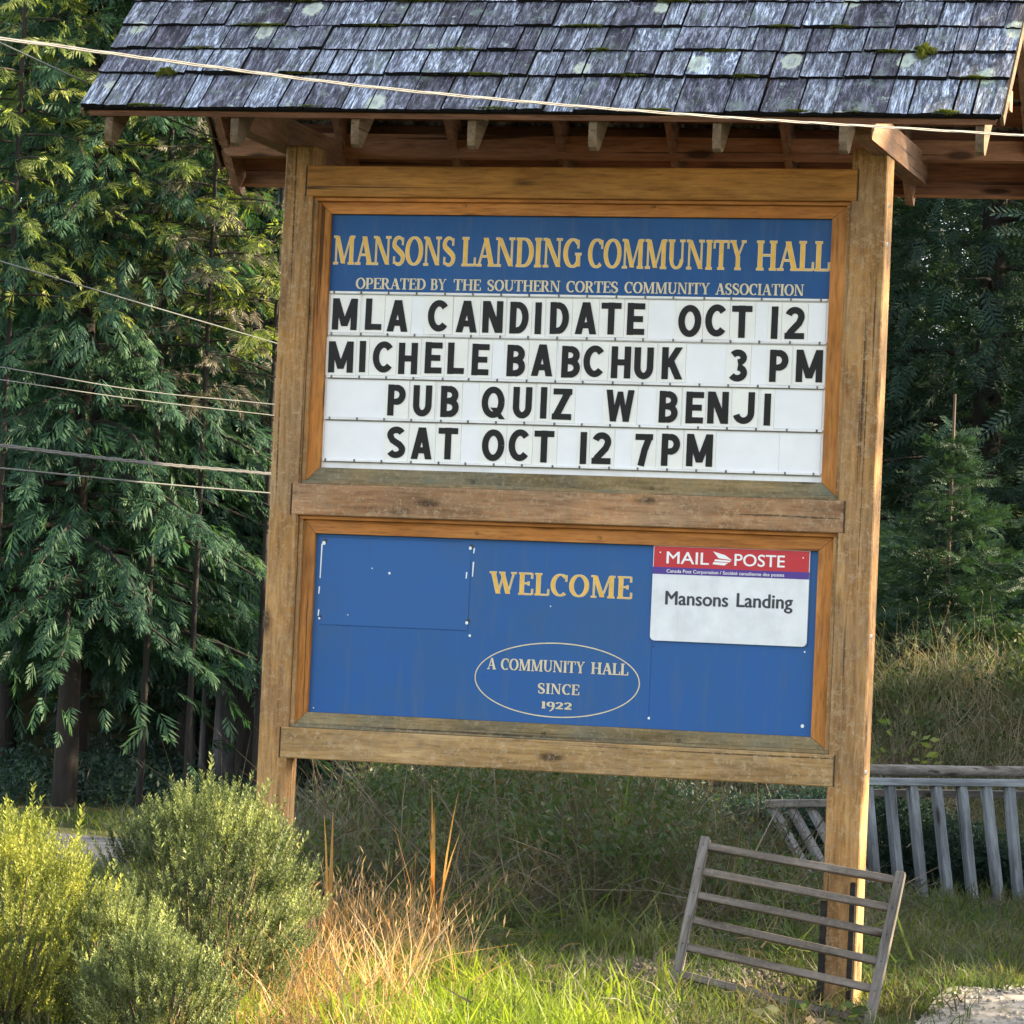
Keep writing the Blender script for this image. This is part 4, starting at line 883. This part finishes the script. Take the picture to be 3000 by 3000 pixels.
def mass_crown(seed, Hh, Rm, z0, n, sc, tp, shape=0.8, hang=0.5):
    """dense conifer crown: sprays on whorled shelves through the whole cone"""
    g = np.random.default_rng(seed); u = g.uniform(0, 1, n) ** 1.25; z = z0 + (Hh - z0) * u
    lay = np.round(z / 0.55) * 0.55; z = lay + g.normal(size=n) * 0.10; u = np.clip((z - z0) / (Hh - z0), 0, 1)
    a = g.uniform(0, 2 * math.pi, n); Rr = Rm * np.maximum(0.06, (1 - u)) ** shape * (0.86 + 0.16 * np.sin(a * 5 + lay * 7.3) + 0.12 * np.sin(a * 9 - lay * 3.1))
    r = np.sqrt(g.uniform(0.03, 1, n)) * Rr; z = z - hang * (r / Rm) ** 1.5 * Rr
    off = np.stack([np.cos(a) * r, np.sin(a) * r, z], 1); d = np.stack([np.cos(a), np.sin(a), -0.35 - 0.3 * g.random(n)], 1) + g.normal(size=(n, 3)) * 0.38
    return inst(*tp, rot_from(d, UP + g.normal(size=(n, 3)) * 0.45), sc * g.uniform(0.7, 1.35, n), off)
# --- left woodland of cedars
def joined(a, b): return merge([a, b])
def joinc(cw, mcr): return merge([cw[0], mcr]), cw[1]
cr1, wd1 = cedar_crown(1, 11.5, 3.0, 1.6, 185, 0.175, 0.056)
ced = make_tree('cedar_tree', 'broad drooping cedar nearest the left edge above the lower wires', 'tree', 'woodland trees on the left', joined(cr1, mass_crown(41, 11.3, 2.5, 1.75, 4600, 0.24, T_CEDAR)), wd1, gpos(31.0, -3.7), 11.5, 0.085, M['cedar'], M['bark'])
cr2, wd2 = cedar_crown(5, 12.0, 2.6, 1.7, 175, 0.17, 0.055, 0.75)
ced2 = make_tree('cedar_tree', 'tall blue-green cedar with hanging fronds beside the left post', 'tree', 'woodland trees on the left', joined(cr2, mass_crown(43, 11.8, 2.2, 1.9, 4200, 0.23, T_CEDAR)), wd2, gpos(33.5, -2.35), 12.0, 0.08, M['cedar2'], M['bark'])
copy_tree(ced2, gpos(36.0, -4.9), 1.9, 1.0, 'cedar standing behind the broad one at the far left edge')
copy_tree(ced, gpos(37.0, -3.2), 2.7, 1.1, 'big cedar deeper in the wood behind the left post')
copy_tree(ced2, gpos(35.0, -1.2), 0.6, 1.0, 'cedar hidden mostly behind the left post and the sign panels')
copy_tree(ced2, gpos(40.0, -6.3), 4.1, 1.15, 'shaded cedar deepest in the wood at the far left')
cr3, wd3 = cedar_crown(9, 11.0, 1.6, 4.0, 95, 0.16, 0.085, 0.35, flat=0.8, wr=0.5)
hem = make_tree('hemlock_tree', 'thin hemlock with bare twigs catching sun left of the post top', 'tree', 'woodland trees on the left', cr3, wd3, gpos(30.4, -2.05), 11.0, 0.014, M['broad'], M['bark'])
hem2 = copy_tree(hem, gpos(30.4, -3.0), 2.2, 1.1, 'thin hemlock under the left eave of the roof')
copy_tree(hem, gpos(29.8, -4.2), 4.0, 1.05, 'thin hemlock at the upper left corner by the cable')
cr4, wd4 = cedar_crown(13, 9.5, 1.5, 3.4, 100, 0.14, 0.085, 0.3, flat=0.9, wr=0.5)
dead = make_tree('dead_hemlock', 'half dead brown hemlock between the cedars below the left eave', 'tree', None, cr4, wd4, gpos(30.2, -2.6), 9.4, 0.014, M['deadtwig'], M['bark'])
for k, (D, px, r, lab, mt) in enumerate(((34.5, 424, 0.095, 'stout lilac-grey tree trunk just left of the left post', 'barkgrey'), (34.8, 381, 0.038, 'right one of two thin pale trunks in the dark wood', 'barkgrey'), (35.2, 360, 0.036, 'left one of two thin pale trunks in the dark wood', 'barkgrey'), (34.0, 277, 0.028, 'single slender trunk in the dark gap of the wood', 'bark'), (32.6, 158, 0.10, 'thick dark trunk standing by the grey road', 'bark'))):
    L = (px - 966 + (0.045 * 300)) / 6857 * D; p = gpos(D, L); root = empty('tree', lab, 'tree', p)
    pts = [(0.05 * math.sin(t * 5 + k), 0.04 * math.cos(t * 4), -0.1 + 8.5 * t) for t in np.linspace(0, 1, 10)]
    v, f = tube_np(pts, [r * (1.2 - 0.95 * t) for t in np.linspace(0, 1, 10)], 10); o = np_mesh('trunk', v, f, M[mt], root); o.data.polygons.foreach_set('use_smooth', [True] * len(f))
    g = np.random.default_rng(50 + k); n = 800; z = g.uniform(1.35, 8.4, n); a = g.uniform(0, 6.28, n); rr2 = g.uniform(0.05, 1.05, n) * np.clip((z - 1.2) * 1.5, 0.3, 1)
    off = np.stack([np.cos(a) * rr2, np.sin(a) * rr2, z - 0.3 * rr2], 1); V, F = inst(*T_CEDAR, rot_from(np.stack([np.cos(a), np.sin(a), -0.4 + 0 * a], 1), UP + g.normal(size=(n, 3)) * 0.4), g.uniform(0.18, 0.36, n), off)
    np_mesh('crown', V, F, M['cedar' if k == 4 else 'cedar2'], root)
# --- firs to the right and the closed wood behind everything
V_, F_ = mass_crown(61, 13.5, 3.0, 0.4, 7600, 0.36, T_FIR, 0.7, 0.35)
dummy, wdf = cedar_crown(17, 12.5, 2.4, 0.9, 50, 0.26, 0.5, 0.25, tp=T_FIR)
fir = make_tree('fir_tree', 'tall dark fir filling the upper right behind the young firs', 'tree', 'dark firs on the right', (V_, F_), wdf, gpos(35.5, 4.6), 13.5, 0.16, M['fir'], M['bark'])
WOOD = [(37.5, 2.4, 'dark fir just right of the right post', 1), (34.0, 6.9, 'dark fir leaning over the right edge of the picture', 1), (38.5, 0.4, 'deep shaded fir far behind the sign panels', 0),
        (39.5, -1.6, 'deep fir behind the lower crossbeam', 0), (42, 6.4, 'far fir at the back of the right edge', 1), (40.5, 4.3, 'far fir behind the gap right of the right post', 1),
        (44, -3.4, 'far fir behind the left half of the sign', 0), (45, -5.6, 'far back fir at the upper left edge', 0), (46, 1.6, 'far back fir behind the right half of the sign', 0), (47, -8.2, 'furthest fir at the left behind the cedars', 0),
        (50, 5.0, 'furthest fir at the right behind the others', 0), (50, -1.2, 'furthest fir behind the middle of the sign', 0), (52, -5.0, 'last fir at the back of the left wood', 0), (52, 8.6, 'last fir at the back of the right wood', 0), (38, 9.6, 'outer fir beyond the right edge', 0), (40, -9.6, 'outer fir beyond the left edge', 0)]
for k, (D, L, lab, vis) in enumerate(WOOD):
    copy_tree(fir, gpos(D, L), k * 1.3, 1.0 + 0.07 * (k % 4), lab, 'dark firs on the right' if vis else 'firs deep in the wood')
cry, wdy = joinc(cedar_crown(23, 2.35, 1.25, -0.1, 90, 0.20, 0.055, 0.1, tp=T_FIR, up_in=True, flat=0.8, wr=0.22), mass_crown(29, 2.3, 1.05, 0.0, 700, 0.20, T_FIR, 0.8, -0.1))
yf = make_tree('young_fir', 'young fir with a long bare leader right of the right post', 'tree', 'young firs on the right bank', cry, wdy, gpos(29.2, 3.52), 2.85, 0.014, M['youngfir'], M['twig']); yf.scale = (.86, .86, .84)
copy_tree(yf, gpos(30.5, 5.1), 1.2, 0.95, 'young fir cut by the right edge of the picture')
copy_tree(yf, gpos(30.8, 2.75), 2.6, 0.9, 'young fir half hidden behind the right post')
# the tall firs on the sun side whose shade falls over the sign
V_, F_ = mass_crown(71, 17.0, 3.2, 6.6, 3000, 0.62, T_FIR, 0.6, 0.3)
dummy, wds = cedar_crown(31, 16.0, 2.6, 7.0, 40, 0.34, 0.5, 0.3, tp=T_FIR)
sh = ['tall fir east of the sign nearest the path', 'tall fir east of the sign second along', 'tall fir east of the sign standing alone to the north', 'tall fir south-east of the sign']
for k, (x, y) in enumerate([(12.5, 7.2), (19.0, 13.2), (21.0, -6.0), (26.0, 16.5)]):
    if k == 0: sf = make_tree('fir_tree', sh[0], 'tree', 'tall firs shading the sign', (V_, F_), wds, (x, y, H(x, y)), 16.8, 0.2, M['fir'], M['bark'])
    else: copy_tree(sf, (x, y, H(x, y)), k * 1.1, 1.0, sh[k])

# ------------------------------------------------------------------ bushes
def bush(name, label, c, rx, ry, rz, n, mat, seed, size=0.16, updir=1.0, tip=None):
    root = empty(name, label, 'bush', (c[0], c[1], H(c[0], c[1])), None); g = np.random.default_rng(seed)
    a = g.uniform(0, 2 * math.pi, n); ct = g.uniform(-0.75, 1, n); st = np.sqrt(1 - np.clip(ct, -1, 1) ** 2); rad = g.uniform(0.30, 1.0, n) ** 0.24
    lump = 1 + 0.13 * np.sin(3 * a + seed) + 0.10 * np.sin(5 * a + 2 * ct * 3) + 0.10 * np.sin(7 * ct * 3 + a * 2)
    p = np.stack([rx * rad * st * np.cos(a), ry * rad * st * np.sin(a), rz * (0.44 + 0.56 * rad * ct)], 1) * np.stack([lump, lump, np.ones(n)], 1)
    d = np.stack([0.50 * st * np.cos(a), 0.50 * st * np.sin(a), updir * (0.75 + 0.5 * np.clip(ct, 0, 1))], 1) + g.normal(size=(n, 3)) * 0.16
    sc = g.uniform(0.55, 1.15, n) * size * (1 + 0.7 * (g.random(n) < 0.06) * (ct > 0.1)); parts = []
    for k in range(2): s = slice(k, None, 2); parts.append(inst(*T_SHOOT[k], rot_from(d[s], g.normal(size=d[s].shape)), sc[s], p[s]))
    V, F = merge(parts); np_mesh('foliage', V, F, mat, root)
    st_ = []
    for k in range(26):
        aa = g.uniform(0, 6.28); e = np.array((rx * .8 * math.cos(aa) * g.uniform(.2, 1), ry * .8 * math.sin(aa) * g.uniform(.2, 1), rz * g.uniform(.35, .8)))
        mid = e * (0.6, 0.6, 0.35); st_.append(tube_np([(0, 0, -0.05), mid, e], [0.010, 0.007, 0.003], 5))
    v, f = merge(st_); np_mesh('stems', v, f, M['twig'], root); return root
# (D, px at 1932, top) laid out as ground positions
def bpos(D, px): return world_xy(D, (px - 966) / 6857 * D)
bush('rosemary_bush', 'large rounded rosemary bush covering the foot of the left post', bpos(14.2, 425), 0.39, 0.36, 0.84, 3100, M['rosemary'], 3, 0.12)
bush('rosemary_bush', 'sunlit-toned yellow-green rosemary bush at the lower left edge', bpos(13.4, 50), 0.34, 0.36, 0.72, 2100, M['rosemary_sun'], 8, 0.13)
bush('rosemary_bush', 'low dark rosemary bush in front of the large rounded one', bpos(13.3, 262), 0.20, 0.24, 0.50, 1300, M['rosemary'], 12, 0.11)
bush('rosemary_bush', 'small upright rosemary at the bottom edge of the picture', bpos(12.9, 345), 0.24, 0.2, 0.36, 1200, M['rosemary'], 15, 0.11)

# ------------------------------------------------------------------ grasses and weeds
def blade(n=3, ln=1.0, wd=0.02, bend=0.5):
    V = []; 
    for i in range(n + 1):
        t = i / n; x = bend * t * t * ln; z = ln * (t - 0.25 * bend * t * t); w_ = wd * (1 - t) ** 0.6 + 0.001; V += [(x, -w_ / 2, z), (x, w_ / 2, z)]
    F = [(2 * i, 2 * i + 1, 2 * i + 3, 2 * i + 2) for i in range(n)]; return np.array(V), np.array(F)
def tuft(seed, n, ln, wd, spread=0.08, bend=0.6, heads=False, seg=3):
    g = np.random.default_rng(seed); parts = []
    for k in range(n):
        l = ln * g.uniform(0.5, 1.1); v, f = blade(seg, l, wd * g.uniform(.7, 1.3), bend * g.uniform(0.1, 1.3)); a = g.uniform(0, 6.28); c, s = math.cos(a), math.sin(a)
        v = v @ np.array(((c, s, 0), (-s, c, 0), (0, 0, 1))); v[:, 0] += g.normal() * spread; v[:, 1] += g.normal() * spread; parts.append((v, f))
        if heads and g.random() < 0.5:
            tip = v[-1]; q_ = np.array(leaf(tip - (0, 0, .01), nz_((g.normal() * .2, g.normal() * .2, 1)), (c, s, 0), ln * 0.09, wd * 1.5)); parts.append((q_, np.array([[0, 1, 2, 3]])))
    return merge(parts)
def scatter(name, tpls, n, dr, lr, mat, seed, sc=(0.7, 1.3), dens=None, kind='stuff', lean=0.15):
    g = np.random.default_rng(seed); D = g.uniform(*dr, n); u = g.uniform(0, 1, n); L = lr[0] + (lr[1] - lr[0]) * u
    if dens is not None: keep = g.random(n) < np.array([dens(a, b) for a, b in zip(D, L)]); D, L = D[keep], L[keep]
    P_ = np.array([gpos(a, b) for a, b in zip(D, L)]); n = len(P_); parts = []
    az = g.uniform(0, 6.28, n); sc_ = g.uniform(*sc, n)
    for k, (tv, tf) in enumerate(tpls):
        s = slice(k, None, len(tpls)); m_ = len(P_[s]); x = np.stack([np.cos(az[s]), np.sin(az[s]), g.normal(size=m_) * lean], 1)
        parts.append(inst(tv, tf, rot_from(x, np.tile(UP, (m_, 1)) + g.normal(size=(m_, 3)) * lean), sc_[s], P_[s]))
    V, F = merge(parts); o = np_mesh(name, V, F, mat); tag(o, kind=kind); return o
LAB = {}
short = [tuft(1, 13, 0.085, 0.006, 0.05, 1.1, seg=2), tuft(2, 11, 0.12, 0.006, 0.05, 0.9, seg=2), tuft(3, 13, 0.07, 0.007, 0.06, 1.2, seg=2)]
short_dry = [tuft(4, 10, 0.10, 0.005, 0.06, 1.4, seg=2)]
def d_short(D, L):
    x, y = world_xy(D, L)
    if 14.0 < D < 18.4 and L > (1.85 if D < 16.4 else 1.95 + (D - 16.4) * 0.85): return 0.05
    if 22.0 < D < 26.8 and L < -2.0: return 0.0
    if 16.6 < D < 17.4 and 0.35 < L < 1.3: return 0.3
    return 1.0
o = scatter('grass', short, 6500, (12.6, 19), (-3.2, 3.6), M['grass'], 5, (0.7, 1.5), d_short); tag(o, 'short green grass carpeting the ground around the sign', 'grass')
o = scatter('grass', short, 3600, (18, 30), (-7, 6), M['grass'], 6, (1.0, 2.0), d_short); tag(o, 'farther grass behind the sign up to the wood edge', 'grass')
o = scatter('dry_grass', short_dry, 2300, (12.8, 24), (-3.2, 4.2), M['dry'], 55, (0.7, 1.6), d_short, lean=0.4); tag(o, 'withered blades mixed through the grass around the sign', 'grass')
bright = [tuft(6, 12, 0.13, 0.007, 0.05, 1.2, seg=2), tuft(7, 9, 0.20, 0.008, 0.05, 1.0, seg=2)]  # sun patch put into the blade colour and the spread of these tufts
o = scatter('sunlit_grass', bright, 2000, (13.0, 16.4), (-1.1, 0.85), M['grass_sun'], 56, (0.6, 1.5), lambda D, L: 1.0 if L > -0.6 and L < 0.85 - (D - 13.2) * 0.40 else (0.35 if L < -.6 else 0.12)); tag(o, 'yellow-green grass coloured as a sun patch at the bottom centre of the picture', 'grass')
dryt = [tuft(11, 12, 0.62, 0.006, 0.10, 0.9, True), tuft(12, 10, 0.75, 0.005, 0.12, 0.6, True), tuft(13, 14, 0.45, 0.006, 0.12, 1.2, True)]
def d_bank(D, L): return 1.0 if L > -1.9 + 0.12 * (D - 18) else 0.12
o = scatter('dry_weeds', dryt + [tuft(14, 9, 0.5, 0.011, 0.12, 1.4), tuft(15, 6, 0.8, 0.008, 0.15, 1.0, True)], 1250, (18.6, 26.5), (-2.2, 1.75), M['dry'], 7, (0.4, 1.2), d_bank, lean=0.8); tag(o, 'tangle of grey dead weeds on the bank behind the sign', 'weeds')
o = scatter('tall_grass', [tuft(16, 12, 0.34, 0.009, 0.10, 1.2)], 420, (17.6, 23.5), (-1.4, 1.9), M['grass'], 71, (0.5, 1.3), None, lean=0.6); tag(o, 'rank green grass growing up through the dead weeds', 'grass')
o = scatter('dry_weeds', dryt, 1300, (24.9, 28.6), (0.9, 5.6), M['drypale'], 8, (0.45, 1.0), None, lean=0.45); tag(o, 'pale dry weeds on the raised bank at right', 'weeds')
brk = [leaf_clump(20, 0.30, 0.16, 6), leaf_clump(18, 0.4, 0.10, 7)]
def scatter_clumps(name, lab, n, dr, lr, zr, sc, mat, seed, dens=None):
    g = np.random.default_rng(seed); D = g.uniform(*dr, n); L = g.uniform(*lr, n)
    if dens is not None: k = g.random(n) < np.array([dens(a, b) for a, b in zip(D, L)]); D, L = D[k], L[k]
    n = len(D); P_ = np.array([gpos(a, b) for a, b in zip(D, L)]); P_[:, 2] += g.uniform(0, 1, n) ** 1.4 * zr * (0.72 + 0.28 * np.sin(P_[:, 0] * 2.3 + P_[:, 1])); parts = []
    for k in range(2): s = slice(k, None, 2); m_ = len(P_[s]); parts.append(inst(*brk[k], rot_from(g.normal(size=(m_, 3)), g.normal(size=(m_, 3))), g.uniform(*sc, m_), P_[s]))
    V, F = merge(parts); o = np_mesh(name, V, F, mat); tag(o, lab, 'weeds', kind='stuff'); return o
scatter_clumps('bramble_patch', 'low dark brambles tangled behind the sign', 3300, (19.0, 27), (-2.0, 1.8), 0.62, (0.10, 0.22), M['bramble'], 31, d_bank)
scatter_clumps('bramble_patch', 'leafy scrub on the right bank below the young firs', 1100, (26.5, 30), (0.9, 6.0), 0.5, (0.10, 0.24), M['bramble'], 32)
scatter_clumps('bramble_patch', 'dark undergrowth along the foot of the left wood', 1500, (31, 37), (-7, 0.5), 0.4, (0.12, 0.26), M['fir'], 33)
scatter_clumps('bramble_patch', 'dark leaf mass standing in for deep shade behind the slats of the right railing', 5200, (24.3, 25.2), (0.8, 4.4), 0.70, (0.08, 0.16), M['fir'], 34)  # dense dark leaves paint the deep shade between and behind the slats
# tall straw right of the rosemary
straw = [tuft(21, 7, 0.50, 0.0055, 0.07, 0.7, True), tuft(22, 6, 0.62, 0.005, 0.08, 0.9, True), tuft(23, 6, 0.40, 0.009, 0.08, 1.2)]
o = scatter('straw_grass', straw, 210, (13.6, 17.0), (-1.05, -0.15), M['straw'], 9, (0.5, 1.15), lambda D, L: 1.0 if L < -0.35 - (14.5 - D) * 0.1 else 0.35, lean=0.3); tag(o, 'tall pale straw stalks right of the large rosemary bush', 'grass')
low = [tuft(25, 16, 0.16, 0.006, 0.07, 1.1)]
o = scatter('straw_grass', low, 420, (12.8, 15.6), (-1.2, -0.35), M['straw'], 10, (0.6, 1.2), lean=0.3); tag(o, 'low orange-brown dry grass at the foot of the rosemary', 'grass')
def iris(label, D, px, mat, n, ln, seed):
    g = random.Random(seed); parts = []; p = gpos(D, (px - 966) / 6857 * D)
    for k in range(n):
        v, f = blade(5, ln * g.uniform(.7, 1), 0.024, g.uniform(0.03, 0.34)); a = g.uniform(0, 6.28); c, s = math.cos(a), math.sin(a)
        v = v @ np.array(((c, s, 0), (-s, c, 0), (0, 0, 1))); parts.append((v + np.array((g.uniform(-.02, .02), g.uniform(-.02, .02), 0)), f))
    v, f = merge(parts); o = np_mesh('iris_leaves', v, f, mat); o.location = p; tag(o, label, 'plant')
iris('tall upright orange iris leaves below the lower crossbeam', 17.2, 858, M['iris'], 5, 0.94, 1)
iris('orange iris leaves beside the right flank of the rosemary', 16.4, 655, M['iris'], 5, 0.82, 2)
iris('green iris leaves rising from the dark weeds left of the slatted frame', 20.0, 1197, M['iris_g'], 3, 0.80, 3)
iris('bright green blades in the sunlit grass at bottom centre', 14.2, 925, M['iris_g'], 7, 0.24, 4)
# unseen leaf masses added on the sun side to shade the ground and weeds
def sun_blocker(label, x0, y0, x1, y1, hh, n, seed):
    g = np.random.default_rng(seed); t = g.uniform(0, 1, n); root = empty('blocker', label, 'blocker', ((x0 + x1) / 2, (y0 + y1) / 2, 0.0))
    P_ = np.stack([x0 + (x1 - x0) * t + g.normal(size=n) * .35, y0 + (y1 - y0) * t + g.normal(size=n) * .2, g.uniform(0, 1, n) ** 0.8 * hh * (0.85 + 0.2 * np.sin(t * 17))], 1) - np.array(root.location)
    parts = [inst(*brk[k], rot_from(g.normal(size=(len(P_[k::2]), 3)), g.normal(size=(len(P_[k::2]), 3))), g.uniform(.32, .6, len(P_[k::2])), P_[k::2]) for k in range(2)]
    V, F = merge(parts); np_mesh('foliage', V, F, M['bramble'], root)
sun_blocker('low leafy hedge added unseen beyond the right edge nearest the viewer', 8.2, -0.8, 8.0, 2.6, 2.55, 1700, 78)
sun_blocker('tall leafy hedge added unseen beyond the right edge along the path', 8.0, 4.3, 7.2, 15.0, 4.9, 4200, 77)

def pebbles(name, label, n, dr, lr, seed, mat, keep):
    g = np.random.default_rng(seed); D = g.uniform(*dr, n); L = g.uniform(*lr, n); k = np.array([keep(a, b) for a, b in zip(D, L)]); D, L = D[k], L[k]; n = len(D)
    P_ = np.array([gpos(a, b) for a, b in zip(D, L)]); P_[:, 2] += 0.020
    c = np.array([(x, y, z) for x in (-.5, .5) for y in (-.5, .5) for z in (-.3, .3)]); c[1::2, :2] *= 0.6
    f = np.array([(0, 1, 3, 2), (4, 6, 7, 5), (0, 4, 5, 1), (2, 3, 7, 6), (1, 5, 7, 3)])
    V, F = inst(c, f, rot_from(g.normal(size=(n, 3)) * (1, 1, .2), np.tile(UP, (n, 1)) + g.normal(size=(n, 3)) * .3), g.uniform(.008, .028, n), P_)
    tag(np_mesh(name, V, F, mat), label, 'gravel', kind='stuff')
pebbles('gravel', 'loose pale gravel on the path at the lower right', 5600, (13.9, 18.4), (1.5, 4.0), 5, M['gravel'], lambda D, L: L > (1.58 if D < 16.0 else 1.62 + (D - 16.0) * 0.65))
pebbles('gravel', 'scattered grit on the bare patch behind the slatted frame', 900, (16.5, 17.5), (0.2, 1.4), 6, M['dirt'], lambda D, L: True)

def leafy(label, cat, D, px, n, r, h, sc, mat, seed, group=None):
    g = np.random.default_rng(seed); p = gpos(D, (px - 966) / 6857 * D); root = empty('weed', label, cat, p); ls = []; st_ = []
    for k in range(n):
        a = g.uniform(0, 6.28); rr_ = r * math.sqrt(g.random()); z = h * g.uniform(.15, 1) * (1 - .5 * rr_ / r); b = np.array((rr_ * math.cos(a), rr_ * math.sin(a), z)); d = nz_((math.cos(a), math.sin(a), g.uniform(-.4, .5)))
        ls.append(leaf(b, d, nz_(np.cross(d, g.normal(size=3))), sc * g.uniform(.7, 1.3), sc * .5)); st_.append(tube_np([(0, 0, -.02), b * (0.5, 0.5, 0.7), b], [0.004, 0.003, 0.002], 4))
    V, F = tpl(ls); lo = np_mesh('leaf_cluster', V, F, mat, root); lo['kind'] = 'stuff'
    V, F = merge(st_); so = np_mesh('stems', V, F, M['twig'], root); so['kind'] = 'stuff'
leafy('pale withered broad-leaved weed at the foot of the slatted frame', 'plant', 15.7, 1535, 46, 0.20, 0.16, 0.085, M['drypale'], 5)
leafy('green broad-leaved weed tangled round the right post base', 'plant', 16.0, 1590, 34, 0.17, 0.20, 0.075, M['grass'], 6)
leafy('dark leafy sapling on the bank right of the right post', 'plant', 26.3, 1712, 60, 0.28, 1.05, 0.085, M['broad'], 7)
